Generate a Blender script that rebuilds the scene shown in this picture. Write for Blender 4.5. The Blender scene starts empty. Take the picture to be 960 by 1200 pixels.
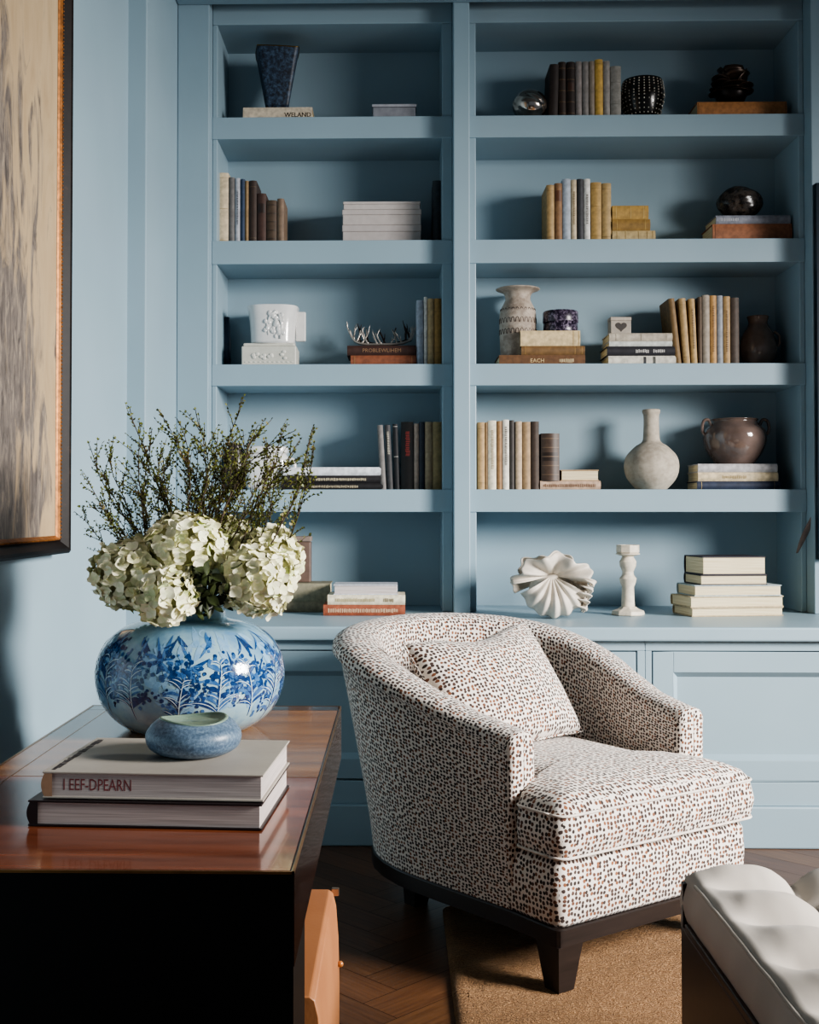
import bpy, bmesh, math, random
from mathutils import Vector, Matrix, noise
R = random.Random(7)
PI = math.pi
COL = bpy.context.scene.collection

# ------------------------------------------------------------------ camera
F = 1390.0; TILT = 0.020; YAW = math.radians(1.2)
CAM = Vector((0, 0, 1.08))
PPX = 465 - F*math.tan(YAW); PPY = 571.0
_fw = Vector((-math.sin(YAW)*math.cos(TILT), math.cos(YAW)*math.cos(TILT), math.sin(TILT)))
_rt = Vector((math.cos(YAW), math.sin(YAW), 0))
_up = _rt.cross(_fw)
def ray(x, y): return _fw + _rt*((x-PPX)/F) + _up*(-(y-PPY)/F)
def onY(x, y, D): d = ray(x, y); return CAM + d*(D/d.y)
def onZ(x, y, z): d = ray(x, y); return CAM + d*((z-CAM.z)/d.z)
def onX(x, y, X): d = ray(x, y); return CAM + d*(X/d.x)
def zat(y, D, x=600): return onY(x, y, D).z
def xat(x, D, y=500): return onY(x, y, D).x
cd = bpy.data.cameras.new('camera'); cam = bpy.data.objects.new('camera', cd); COL.objects.link(cam)
cd.sensor_width = 36; cd.sensor_fit = 'AUTO'; cd.lens = F/1200*36
cd.shift_x = (480-PPX)/1200; cd.shift_y = -(600-PPY)/1200
cd.clip_start = 0.05
cam.matrix_world = Matrix(((_rt.x, _up.x, -_fw.x, CAM.x), (_rt.y, _up.y, -_fw.y, CAM.y), (_rt.z, _up.z, -_fw.z, CAM.z), (0, 0, 0, 1)))
bpy.context.scene.camera = cam

# ------------------------------------------------------------------ materials
def lin(c): return c/12.92 if c <= .04045 else ((c+.055)/1.055)**2.4
def rgb(h):
    h = h.lstrip('#'); return tuple(lin(int(h[i:i+2], 16)/255) for i in (0, 2, 4)) + (1,)
class NT:
    def __init__(s, name):
        s.m = bpy.data.materials.new(name); s.m.use_nodes = True; s.t = s.m.node_tree; s.n = s.t.nodes
        s.b = s.n['Principled BSDF']
    def add(s, typ, **kw):
        n = s.n.new(typ)
        for k, v in kw.items():
            if k in n.inputs: n.inputs[k].default_value = v
            else: setattr(n, k, v)
        return n
    def link(s, a, b): s.t.links.new(a, b)
    def ramp(s, fac, stops, interp='LINEAR'):
        r = s.add('ShaderNodeValToRGB'); r.color_ramp.interpolation = interp
        while len(r.color_ramp.elements) < len(stops): r.color_ramp.elements.new(.5)
        for e, (p, c) in zip(r.color_ramp.elements, stops): e.position = p; e.color = rgb(c) if isinstance(c, str) else c
        s.link(fac, r.inputs[0]); return r.outputs[0]
    def coord(s, which='Object', scale=None):
        c = s.add('ShaderNodeTexCoord').outputs[which]
        if scale:
            m = s.add('ShaderNodeMapping'); m.inputs['Scale'].default_value = scale; s.link(c, m.inputs[0]); c = m.outputs[0]
        return c
    def noise(s, scale, detail=4, vec=None, rough=.5):
        n = s.add('ShaderNodeTexNoise', Scale=scale, Detail=detail, Roughness=rough)
        s.link(vec if vec is not None else s.coord(), n.inputs['Vector']); return n.outputs['Fac']
    def mix(s, fac, a, b, blend='MIX'):
        m = s.add('ShaderNodeMix', data_type='RGBA', blend_type=blend)
        for sock, v in ((m.inputs[0], fac), (m.inputs[6], a), (m.inputs[7], b)):
            if isinstance(v, str): sock.default_value = rgb(v)
            elif isinstance(v, (int, float, tuple)): sock.default_value = v
            else: s.link(v, sock)
        return m.outputs[2]
    def bump(s, h, strength=.3, dist=.01):
        b = s.add('ShaderNodeBump', Strength=strength, Distance=dist); s.link(h, b.inputs['Height']); s.link(b.outputs[0], s.b.inputs['Normal'])
    def base(s, v):
        if isinstance(v, str): s.b.inputs['Base Color'].default_value = rgb(v)
        else: s.link(v, s.b.inputs['Base Color'])
    def set(s, **kw):
        for k, v in kw.items(): s.b.inputs[k.replace('_', ' ')].default_value = v
        return s.m
_mc = {}
def cloth(h, k=.18):
    h = h.lstrip('#'); c = [int(h[i:i+2], 16) for i in (0, 2, 4)]; g = c[0]*.35+c[1]*.5+c[2]*.15
    return '#%02X%02X%02X' % tuple(int(round(v+(g-v)*k)) for v in c)
def M(hexc, rough=.6, metal=0, var=.12, scale=40, bump=0, coat=0):
    key = (hexc, rough, metal, var, scale, bump, coat)
    if key in _mc: return _mc[key]
    n = NT('surface_' + hexc.strip('#'))
    c = rgb(hexc); f = n.noise(scale, 5)
    d = tuple(max(0, x*(1-var*1.6)) for x in c[:3]) + (1,); l = tuple(min(1, x*(1+var)) for x in c[:3]) + (1,)
    n.base(n.ramp(f, [(.3, d), (.7, l)]))
    if bump: n.bump(f, bump, .004)
    _mc[key] = n.set(Roughness=rough, Metallic=metal, Coat_Weight=coat, Coat_Roughness=.05); return _mc[key]

def paint_mat():
    n = NT('blue_paint'); f = n.noise(2.2, 3); g = n.noise(90, 3)
    n.base(n.ramp(f, [(.3, '#8EA5B1'), (.7, '#95ACB8')])); n.bump(g, .05, .002)
    return n.set(Roughness=.42)
PAINT = paint_mat()

def fabric_mat():
    n = NT('spotted_fabric'); uv = n.coord('UV')
    wob = n.add('ShaderNodeTexNoise', Scale=55.0, Detail=2.0); n.link(uv, wob.inputs['Vector'])
    va = n.add('ShaderNodeVectorMath', operation='MULTIPLY_ADD'); n.link(wob.outputs['Color'], va.inputs[0]); va.inputs[1].default_value = (.005, .005, 0); n.link(uv, va.inputs[2])
    v = n.add('ShaderNodeTexVoronoi', Scale=88.0, Randomness=.55); v.voronoi_dimensions = '2D'; n.link(va.outputs[0], v.inputs['Vector'])
    dot = n.ramp(v.outputs['Distance'], [(.34, (1, 1, 1, 1)), (.41, (0, 0, 0, 1))])
    sep = n.add('ShaderNodeSeparateColor'); n.link(v.outputs['Color'], sep.inputs[0])
    dc = n.ramp(sep.outputs[0], [(0, '#241A17'), (.55, '#3A2822'), (.78, '#5E3A28'), (1, '#7E4E30')])
    f = n.noise(600, 3, uv)
    bg = n.ramp(f, [(.3, '#CFC6BC'), (.7, '#E6DED5')])
    n.base(n.mix(dot, bg, dc))
    ad = n.add('ShaderNodeMath', operation='MULTIPLY_ADD'); n.link(dot, ad.inputs[0]); ad.inputs[1].default_value = .8; n.link(f, ad.inputs[2])
    n.bump(ad.outputs[0], .25, .002)
    return n.set(Roughness=.9, Sheen_Weight=.15)
FABRIC = fabric_mat()

def wood_mat(name, a, b, rough, scale=(3, 40, 40), coat=0, bump=.05):
    n = NT(name); v = n.coord('Object', scale); f = n.noise(2.5, 6, v, .6)
    n.base(n.ramp(f, [(.3, a), (.7, b)])); n.bump(f, bump, .002)
    return n.set(Roughness=rough, Coat_Weight=coat, Coat_Roughness=.04)
BLACKWOOD = wood_mat('black_stained_wood', '#16100E', '#241B18', .38)
DARKWOOD = wood_mat('dark_brown_wood', '#1E0F0B', '#2C1710', .4, (30, 30, 3))
PAGES_STD = None
def pages_mat(name, a, b, axis):
    n = NT(name); sc = [6, 6, 6]; sc[axis] = 700
    f = n.noise(1.0, 3, n.coord('Object', tuple(sc)))
    n.base(n.ramp(f, [(.3, a), (.7, b)])); n.bump(f, .25, .001)
    return n.set(Roughness=.85)
PG_X = pages_mat('page_edges_upright', '#B9A98A', '#E4D8BE', 0)
PG_Z = pages_mat('page_edges_flat', '#C9B891', '#F0E3C2', 2)
PG_W = pages_mat('page_edges_white', '#A79C98', '#D9CFCA', 2)

# ------------------------------------------------------------------ mesh builder
class MB:
    def __init__(s): s.v = []; s.f = []; s.mi = []; s.uv = {}; s.cur = 0
    def add(s, vs, fs, uvs=None):
        o = len(s.v); s.v += [tuple(v) for v in vs]
        for i, f in enumerate(fs):
            if uvs is not None: s.uv[len(s.f)] = [uvs[k] for k in f]
            s.f.append(tuple(o+k for k in f)); s.mi.append(s.cur)
        return s
    def box(s, x0, x1, y0, y1, z0, z1):
        return s.add([(x0,y0,z0),(x1,y0,z0),(x1,y1,z0),(x0,y1,z0),(x0,y0,z1),(x1,y0,z1),(x1,y1,z1),(x0,y1,z1)],
                     [(0,3,2,1),(4,5,6,7),(0,1,5,4),(1,2,6,5),(2,3,7,6),(3,0,4,7)])
    def grid(s, fn, nu, nv, cu=False, cv=False, uvfn=None):
        vs = []; uvs = [] if uvfn else None; mu = nu if cu else nu+1; mv = nv if cv else nv+1
        for j in range(mv):
            for i in range(mu):
                vs.append(fn(i/nu, j/nv))
        fs = []
        for j in range(nv):
            for i in range(nu):
                fs.append((j*mu+i, j*mu+(i+1) % mu, ((j+1) % mv)*mu+(i+1) % mu, ((j+1) % mv)*mu+i))
        if uvfn:
            uvs = [uvfn(i/nu, j/nv) for j in range(mv) for i in range(mu)]
        return s.add(vs, fs, uvs)
    def lathe(s, prof, seg=40, c=(0,0,0), sx=1, sy=1, warp=None):
        vs = []
        for (r, z) in prof:
            for k in range(seg):
                a = 2*PI*k/seg; rr = r*(warp(a, z) if warp else 1)
                vs.append((c[0]+rr*math.cos(a)*sx, c[1]+rr*math.sin(a)*sy, c[2]+z))
        fs = [(j*seg+k, j*seg+(k+1) % seg, (j+1)*seg+(k+1) % seg, (j+1)*seg+k) for j in range(len(prof)-1) for k in range(seg)]
        n = len(prof)
        if prof[0][0] > 1e-5: fs.append(tuple(range(seg))[::-1])
        if prof[-1][0] > 1e-5: fs.append(tuple((n-1)*seg+k for k in range(seg)))
        return s.add(vs, fs)
    def tube(s, pts, rad, seg=8):
        pts = [Vector(p) for p in pts]; n = len(pts); vs = []
        rads = rad if isinstance(rad, (list, tuple)) else [rad]*n
        t0 = (pts[1]-pts[0]).normalized(); ref = Vector((0,0,1)) if abs(t0.z) < .9 else Vector((1,0,0))
        u = t0.cross(ref).normalized()
        for i, p in enumerate(pts):
            t = (pts[min(i+1, n-1)]-pts[max(i-1, 0)]).normalized()
            u = (u - t*u.dot(t)).normalized(); w = t.cross(u)
            for k in range(seg):
                a = 2*PI*k/seg; vs.append(p+(u*math.cos(a)+w*math.sin(a))*rads[i])
        fs = [(j*seg+k, j*seg+(k+1) % seg, (j+1)*seg+(k+1) % seg, (j+1)*seg+k) for j in range(n-1) for k in range(seg)]
        fs += [tuple(range(seg))[::-1], tuple((n-1)*seg+k for k in range(seg))]
        return s.add(vs, fs)
    def sphere(s, c, r, seg=10, rings=6, sc=(1,1,1)):
        prof = [(r*math.sin(PI*i/rings), -r*math.cos(PI*i/rings)) for i in range(rings+1)]
        vs = []
        for (q, z) in prof:
            for k in range(seg):
                a = 2*PI*k/seg; vs.append((c[0]+q*math.cos(a)*sc[0], c[1]+q*math.sin(a)*sc[1], c[2]+z*sc[2]))
        fs = [(j*seg+k, j*seg+(k+1) % seg, (j+1)*seg+(k+1) % seg, (j+1)*seg+k) for j in range(rings) for k in range(seg)]
        return s.add(vs, fs)
    def map(s, fn): s.v = [tuple(fn(Vector(v))) for v in s.v]; return s
    def mesh(s, name, mats, smooth=False, boxuv=False, recalc=True, uvscale=1):
        me = bpy.data.meshes.new(name); me.from_pydata(s.v, [], s.f)
        for m in (mats if isinstance(mats, (list, tuple)) else [mats]): me.materials.append(m)
        if s.uv or boxuv:
            ul = me.uv_layers.new(name='UVMap')
            for p in me.polygons:
                if boxuv:
                    n = p.normal; a = max(range(3), key=lambda i: abs(n[i]))
                    for li in p.loop_indices:
                        co = me.vertices[me.loops[li].vertex_index].co
                        ul.data[li].uv = ((co.y, co.z), (co.x+.37, co.z), (co.x, co.y+.71))[a]
                elif p.index in s.uv:
                    for li, q in zip(p.loop_indices, s.uv[p.index]): ul.data[li].uv = q
        for p, mi in zip(me.polygons, s.mi): p.material_index = mi; p.use_smooth = smooth
        if recalc:
            b = bmesh.new(); b.from_mesh(me)
            bmesh.ops.remove_doubles(b, verts=b.verts, dist=1e-6)
            bmesh.ops.recalc_face_normals(b, faces=b.faces); b.to_mesh(me); b.free()
        me.update(); return me
    def build(s, name, mats, parent=None, loc=None, smooth=False, bevel=0, sub=0, rot=None, angle=None, **kw):
        o = bpy.data.objects.new(name, s.mesh(name, mats, smooth or angle is not None, **kw)); COL.objects.link(o)
        if parent is not None: o.parent = parent
        if loc is not None: o.location = loc
        if rot is not None: o.rotation_euler = rot
        if bevel:
            b = o.modifiers.new('bevel', 'BEVEL'); b.width = bevel; b.segments = 2; b.limit_method = 'ANGLE'; b.angle_limit = .6
        if sub:
            m = o.modifiers.new('sub', 'SUBSURF'); m.levels = sub; m.render_levels = sub
        if angle is not None:
            try: o.data.set_sharp_from_angle(angle=angle)
            except Exception: pass
        return o
def tag(o, label, cat, group=None):
    o['label'] = label; o['category'] = cat
    if group: o['group'] = group
    return o
def thing(name, label, cat, loc=(0,0,0), rz=0, group=None):
    o = bpy.data.objects.new(name, None); COL.objects.link(o); o.empty_display_size = .05
    o.location = loc; o.rotation_euler = (0, 0, rz); return tag(o, label, cat, group)
def sm(x): x = max(0, min(1, x)); return x*x*(3-2*x)
def struct(mb, name, mat, **kw):
    o = mb.build(name, mat, **kw); o['kind'] = 'structure'; return o
def spline(pts, n):
    P = [Vector(p) for p in pts]; out = []
    for i in range(n+1):
        t = i/n*(len(P)-1); k = min(int(t), len(P)-2); t -= k
        p0 = P[k-1] if k > 0 else P[0]*2-P[1]; p1 = P[k]; p2 = P[k+1]; p3 = P[k+2] if k+2 < len(P) else P[-1]*2-P[-2]
        out.append(.5*(2*p1+(p2-p0)*t+(2*p0-5*p1+4*p2-p3)*t*t+(3*p1-p0-3*p2+p3)*t**3))
    return out
def text_part(s, size, mat, parent, fn, name='title_lettering', align='LEFT'):
    cu = bpy.data.curves.new('lettering', 'FONT'); cu.body = s; cu.size = size; cu.resolution_u = 2; cu.align_x = align; cu.extrude = .0002
    to = bpy.data.objects.new('tmp', cu); COL.objects.link(to)
    dg = bpy.context.evaluated_depsgraph_get(); dg.update()
    me = bpy.data.meshes.new_from_object(to.evaluated_get(dg)); bpy.data.objects.remove(to)
    for v in me.vertices: v.co = fn(v.co)
    me.materials.clear(); me.materials.append(mat)
    o = bpy.data.objects.new(name, me); COL.objects.link(o); o.parent = parent; return o

# ------------------------------------------------------------------ room shell
DP, DS, DB, DC, DJ = 4.32, 4.40, 4.68, 3.82, 3.79   # pilaster, stile, back, counter front, wall jog
XW = onY(149, 400, DJ).x; XJ = onY(171, 400, DJ).x
ZC = 3.12
def floor_mat():
    n = NT('oak_floor'); at = n.add('ShaderNodeAttribute', attribute_name='plank'); uv = n.coord('UV', (2.5, 60, 1))
    f = n.noise(2.0, 7, uv, .65)
    c = n.ramp(f, [(.25, '#432A1B'), (.75, '#6E4C33')])
    n.base(n.mix(.75, c, at.outputs['Color'], 'MULTIPLY')); n.bump(f, .12, .002)
    return n.set(Roughness=.36)
def build_floor():
    me = MB(); L, W, g = .52, .105, .0008; cols = []
    def plank(cx, cy, ang):
        ca, sa = math.cos(ang), math.sin(ang)
        q = [(-L/2+g, -W/2+g), (L/2-g, -W/2+g), (L/2-g, W/2-g), (-L/2+g, W/2-g)]; o = R.random()*9
        me.add([(cx+a*ca-b*sa, cy+a*sa+b*ca, 0) for a, b in q], [(0,1,2,3)], [(a+o, b+o*3.7) for a, b in q])
        t = .62+R.random()*.5; cols.append((t, t*(.94+R.random()*.08), t*(.88+R.random()*.1), 1))
    # herringbone lattice rotated by 45 degrees
    a = PI/4
    n = int(L/W+.5)
    for i in range(-60, 60):
        for j in range(-16, 16):
            ox = i*W + j*L; oy = i*W - j*L
            for (dx, dy, rot) in ((L/2, W/2, 0), (W/2, W+L/2-0*W, PI/2)):
                x, y = ox+dx, oy+dy
                X = x*math.cos(a)-y*math.sin(a); Y = x*math.sin(a)+y*math.cos(a)+2.4
                if -1.3 < X < 2.6 and .2 < Y < 4.2: plank(X, Y, a+rot)
    o = me.build('floor', floor_mat(), recalc=False); o['kind'] = 'structure'
    ca = o.data.color_attributes.new('plank', 'FLOAT_COLOR', 'CORNER')
    for p in o.data.polygons:
        for li in p.loop_indices: ca.data[li].color = cols[p.index]
    MBs = MB().box(-1.2, 2.6, -1.5, 4.9, -.06, -.001)
    sub = MBs.build('subfloor', M('#20130C', .6), o)
build_floor()
struct(MB().box(XW-.15, XW, -1.5, DJ, 0, ZC), 'wall_left', PAINT)
struct(MB().box(XW-.15, XJ, DJ, 4.85, 0, ZC), 'trim_1', PAINT, bevel=.004)
struct(MB().box(XW-.15, 2.6, 4.75, 4.85, 0, ZC), 'wall_back', PAINT)
struct(MB().box(XW-.15, 2.6, -1.5, 4.85, ZC, ZC+.08), 'ceiling', M('#77797A', .8))

# ------------------------------------------------------------------ bookcase
ROWT = [134.8, 280.3, 426, 573.5]; ROWB = [160.5, 308, 451.5, 600]
ZT = [zat(y, DS, 745) for y in ROWT]; ZB = [zat(y, DS, 745) for y in ROWB]
ZCT = zat(717, DS, 745)                                   # counter top surface
ZTOP = zat(26.5, DS, 600)
XL0 = XJ; XL1 = xat(244, DP); XLo = xat(254, DS); XCl = xat(518.5, DS); XC0 = xat(532, DP); XC1 = xat(551, DP)
XRo = xat(558.3, DS); XR1 = xat(938.3, DS); XRp = xat(953.6, DP); XEND = 2.0
bc = thing('built_in_bookcase', 'tall pale blue built-in bookcase of two open bays above the cabinets', 'bookcase', ((XL1+XRp)/2, DS, ZCT))
def bcp(mb, name, bevel=.003):
    o = mb.map(lambda v: v-Vector(bc.location)).build(name, PAINT, bc, bevel=bevel); return o
ZH = zat(3, DP)
bcp(MB().box(XL0+.001, XL1, DP, 4.74, ZCT, ZC-.001), 'pilaster')
bcp(MB().box(XC0, XC1, DP, 4.74, ZCT, ZC-.001), 'pilaster')
bcp(MB().box(XRp, XEND, DP, 4.74, ZCT, ZC-.001), 'pilaster')
bcp(MB().box(XL1+.0005, XLo, DS, 4.72, ZCT, ZTOP), 'stile')
bcp(MB().box(XCl, XC0-.0005, DS, 4.72, ZCT, ZTOP), 'stile')
bcp(MB().box(XC1+.0005, XRo, DS, 4.72, ZCT, ZTOP), 'stile')
bcp(MB().box(XR1, XRp-.0005, DS, 4.72, ZCT, ZTOP), 'stile')
for a, b in ((XL1, XC0), (XC1, XRp)):
    bcp(MB().box(a+.0006, b-.0006, DB, 4.74, ZCT, ZTOP), 'back_panel', 0)
    bcp(MB().box(a+.0006, b-.0006, DS-.002, 4.73, ZTOP, ZC-.002), 'top_rail')
    for zt, zb in zip(ZT, ZB): bcp(MB().box(a+.0006, b-.0006, DS-.006, 4.73, zb, zt), 'shelf', .002)
bcp(MB().box(XL0+.001, XEND, 4.05, DP-.001, ZH+.03, ZC-.002).box(XL0+.001, XEND, 4.2, DP-.001, ZH, ZH+.0305), 'cornice', .006)

# countertop and base cabinets
ct_o = thing('countertop', 'long pale blue painted ledge over the cabinets, below the bookcase', 'counter', (.5, DC, ZCT))
zc1 = zat(752, DC, 900)
mbc = MB().box(XJ+.001, XEND, DC, 4.74, zc1, ZCT-.0005).map(lambda v: v-Vector(ct_o.location)); mbc.build('ledge', PAINT, ct_o, bevel=.006)
zf = zat(763, DC+.03, 900); zdb = zat(917, DC+.03, 900); zbb = zat(945.5, DC+.02, 900)
def cabinet(x0, x1, label, doors, w):
    t = thing('base_cabinet', label, 'cabinet', ((x0+x1)/2, DC+.03, 0))
    off = Vector(t.location); y = DC+.03
    def p(mb, name, bevel=.002, par=t): return mb.map(lambda v: v-off).build(name, PAINT, par, bevel=bevel)
    p(MB().box(x0, x1, y+.0255, 4.70, .0, zc1-.002), 'carcass')
    p(MB().box(x0, x1, y, y+.025, zf, zc1-.002), 'upper_rail'); p(MB().box(x0, x1, y, y+.025, zbb, zdb), 'lower_rail')
    p(MB().box(x0, x1, y-.012, y+.025, 0, zbb-.0005), 'plinth', .005)
    xs = [x0] + [v for d in doors for v in d] + [x1]
    for a, b in zip(xs[0::2], xs[1::2]):
        if b-a > .002: p(MB().box(a, b, y, y+.025, zdb+.0003, zf-.0003), 'frame_stile')
    for a, b in doors:
        a += .004; b -= .004; z0, z1 = zdb+.004, zf-.004
        d = MB().box(a, a+w, y+.001, y+.0245, z0, z1).box(b-w, b, y+.001, y+.0245, z0, z1).box(a+w, b-w, y+.001, y+.0245, z1-w, z1).box(a+w, b-w, y+.001, y+.0245, z0, z0+w)
        dd = p(d, 'door')
        m = .016   # bevelled inner moulding and recessed panel
        A = [(a+w, z0+w), (b-w, z0+w), (b-w, z1-w), (a+w, z1-w)]; B = [(a+w+m, z0+w+m), (b-w-m, z0+w+m), (b-w-m, z1-w-m), (a+w+m, z1-w-m)]
        vs = [(x, y+.002, z) for x, z in A]+[(x, y+.021, z) for x, z in B]
        p(MB().add(vs, [(k, (k+1) % 4, 4+(k+1) % 4, 4+k) for k in range(4)]), 'moulding', 0, dd)
        p(MB().add([vs[4], vs[5], vs[6], vs[7]], [(0, 1, 2, 3)]), 'recessed_panel', 0, dd)
    return t
xs_d0 = xat(764, DC+.03, 800); xs_p = xat(747, DC+.03, 800); w = .066
xm = xat(756, DC+.03, 800)
cabinet(XJ+.002, XC0-.1, 'pale blue base cabinet between the left wall and the armchair', [(XJ+.05, XC0-.16)], w)
cabinet(XC0-.099, xm, 'pale blue base cabinet behind the spotted armchair', [(XC0-.05, xs_p)], w)
cabinet(xm+.001, XEND, 'pale blue panelled base cabinet at right, beyond the armchair', [(xs_d0, XEND-.03)], w)

# ------------------------------------------------------------------ books
YF = 4.465
SH_NAME = ['top shelf', 'second shelf', 'third shelf', 'fourth shelf', 'ledge under the shelves']
def book_geo(T, Dp, H, bulge):
    t = min(.0035, T*.16); t = max(t, .0012); N = 8
    def arc(x): return -bulge*max(0, 1-(x/(T/2))**2)
    outer = [(-T/2, Dp)] + [(-T/2+T*i/N, arc(-T/2+T*i/N)) for i in range(N+1)] + [(T/2, Dp)]
    inner = [(T/2-t, Dp)] + [(T/2-t-(T-2*t)*i/N, arc(T/2-t-(T-2*t)*i/N)*.6+t) for i in range(N+1)] + [(-T/2+t, Dp)]
    n = len(outer); vs = [(x, y, 0) for x, y in outer+inner]+[(x, y, H) for x, y in outer+inner]; m = 2*n
    fs = [(k, (k+1) % m, m+(k+1) % m, m+k) for k in range(m)]
    for k in range(n-1):
        q = (k, k+1, m-2-k, m-1-k)
        fs.append(q[::-1]); fs.append(tuple(a+m for a in q))
    cov = MB().add(vs, fs)
    pg = MB().box(-T/2+t, T/2-t, t+bulge*.0+.001, Dp-.004, .003, H-.004)
    def patch(z0, z1, f0=-.92, f1=.92, off=.0005):
        mb = MB(); P = [f0*T/2+(f1-f0)*T/2*i/6 for i in range(7)]
        vs = [(x, arc(x)-off, z) for z in (z0, z1) for x in P]
        return mb.add(vs, [(i, i+1, 8+i, 7+i) for i in range(6)])
    return cov, pg, patch
def merge(a, b):
    a.add(b.v, b.f); return a
def deco(T, H, patch, marks):
    out = []
    for mk in marks:
        kind, col = mk[0], mk[1]
        mb = MB()
        if kind == 'bands':
            for k in range(5): out.append(('raised_band', col, merge(MB(), patch(H*(.12+.19*k), H*(.12+.19*k)+.004, -.95, .95, .0014))))
        elif kind == 'label':
            merge(mb, patch(H*mk[2], H*mk[3], -.8, .8, .0006)); out.append(('spine_label', col, mb))
        elif kind == 'marks':      # lettering too small to read
            z = H*mk[2]
            while z < H*mk[3]:
                l = .003+R.random()*.004; w0 = -.35+R.random()*.15; merge(mb, patch(z, z+l*.55, w0, .3+R.random()*.15, .0009)); z += l
            out.append(('title_lettering', col, mb))
        elif kind == 'lines':
            for q in mk[2]: out.append(('gilt_line', col, merge(MB(), patch(H*q, H*q+.0016, -.9, .9, .0008))))
    return out
def mk_book(label, loc, T, Dp, H, color, mode='stand', lean=0, rz=0, bulge=None, marks=(), pages=None, group=None, rough=.65):
    """mode: stand (spine to the front), flat (lying, spine to front), fore (lying, page edges to front)"""
    b = bulge if bulge is not None else min(.006, T*.22)
    cov, pg, patch = book_geo(T, Dp, H, b)
    ds = deco(T, H, patch, marks)
    if mode == 'stand': fn = lambda v: v
    elif mode == 'flat': fn = lambda v: Vector((v.z-H/2, v.y, T/2-v.x))
    else: fn = lambda v: Vector((H/2-v.z, Dp-v.y, T/2-v.x))
    t = thing('book', label, 'book', loc, rz, group)
    t.rotation_euler = (0, lean, rz)
    cv = cov.map(fn).build('cover', M(cloth(color), rough, var=.18, scale=60), t, angle=.7)
    pg.map(fn).build('pages', pages or (PG_X if mode == 'stand' else PG_Z), t)
    for nm, c, mb in ds: mb.map(fn).build(nm, M(cloth(c), .5, var=.1), cv, smooth=True, recalc=False)
    return t, fn
def stand(row, x0, x1, yt, color, label, lean=0, dep=.15, marks=(), yf=YF, bulge=None, zoff=0, group=None, rough=.65, dx=0):
    zs = ZT[row] if row < 4 else ZCT
    y = (ROWT+[715])[row]-30
    X0, X1 = xat(x0, yf, y), xat(x1, yf, y); H = zat(yt, yf, x0)-zs-zoff
    T = (X1-X0)-.0012
    base = Vector(((X0+X1)/2+dx, yf, zs+zoff))
    if lean: # keep the low corner on the shelf
        base.z += abs(math.sin(lean))*T/2
        H = (H-abs(math.sin(lean))*T/2)/math.cos(lean)-abs(math.tan(lean))*T/2
    return mk_book(label, base, T, dep, H, color, 'stand', lean, 0, bulge, marks, group=group, rough=rough)[0]
def flat(row, x0, x1, yt, yb, color, label, mode='flat', dep=.16, yf=YF, rz=0, marks=(), pages=None, bulge=None, group=None, zb=None, text=None, rough=.65):
    zs = ZT[row] if row < 4 else ZCT
    y = (yt+yb)/2
    X0, X1 = xat(x0, yf, y), xat(x1, yf, y)
    z0 = zs if zb is None else zb
    T = zat(yt, yf, x0)-z0-.0004; H = X1-X0
    t, fn = mk_book(label, ((X0+X1)/2, yf, z0), T, dep, H, color, mode, 0, rz, bulge, marks, pages, group, rough)
    if text:
        s, rel, col, fx = text
        bl = bulge if bulge is not None else min(.006, T*.22)
        text_part(s, T*rel, M(col, .5), t.children[0], lambda c: Vector((c.x-H/2+H*fx, -bl-.0006-c.z, c.y+T/2-T*rel*.35)))
    return t, z0+T+.0004
def stack(row, items, yf=YF, group=None, **kw):
    z = None
    for it in items:
        d = dict(it); d.update(kw); args = d.pop('a')
        t, z = flat(row, *args, zb=z, yf=d.pop('yf', yf), group=group, **d)
    return z

GB = 'books on the bookcase shelves'
# --- left bay, top shelf
z = stack(0, [dict(a=(285, 366, 126, 136, '#D9C7AC', 'thin cream book lying under the blue mottled vase'), text=('WELAND', .4, '#3A3128', .6), dep=.14)], group=GB)
ZV1 = z
# --- left bay, second shelf
for a in ((254, 268, 203, '#D8C29C', 'tall thick cream book at the left end of the second shelf, left bay', dict(marks=[('lines', '#A88C5A', (.06, .5, .93))])),
          (268, 275, 208, '#6E6B69', 'thin grey book beside the tall cream one, second shelf of left bay', {}),
          (275.2, 281.5, 209, '#AEB2BB', 'thin pale silvery book between grey and navy books, left bay', dict(marks=[('marks', '#4A4E5A', .3, .8)])),
          (281.7, 287, 210, '#2F4260', 'thin navy blue book on the second shelf of the left bay', {}),
          (287.2, 291.5, 212, '#9A7A50', 'very thin tan book between navy and dark brown books, left bay', {}),
          (291.7, 301, 212, '#3E2C22', 'tall dark brown book on the second shelf of the left bay', dict(marks=[('lines', '#6B5234', (.1, .9))])),
          (301.2, 312, 227, '#4A2F25', 'shorter brown book right of the tall dark one, left bay', dict(marks=[('label', '#2C1C16', .62, .8)])),
          (312.2, 324.5, 235, '#54402F', 'short worn brown book with ribbed spine, second shelf of left bay', dict(marks=[('bands', '#3A2B1F')])),
          (324.8, 333, 233, '#7E6650', 'short taupe book at the right end of the row, second shelf of left bay', {})):
    stand(1, *a[:5], **a[5], group=GB)
stand(1, 507, 517, 212, '#39424A', 'dark slate book-shaped upright at the right end of second shelf, left bay', yf=4.52, group=GB)  # book form added for a dark strip beside the stile
bx = 'boxes on the second shelf'
def slip_box(x0, x1, yt, z0, label, col):
    X0, X1 = xat(x0, YF, 250), xat(x1, YF, 250); H = zat(yt, YF, x0)-z0
    t = thing('linen_box', label, 'box', ((X0+X1)/2, YF, z0), 0, bx); W = X1-X0
    lid = H*.34
    MB().box(-W/2+.002, W/2-.002, .002, .17, 0, H-lid).build('box_body', M(col, .75, var=.05), t, bevel=.0025)
    MB().box(-W/2, W/2, 0, .172, H-lid, H-.0006).build('lid', M(col, .75, var=.05), t, bevel=.0025)
    return z0+H
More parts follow.
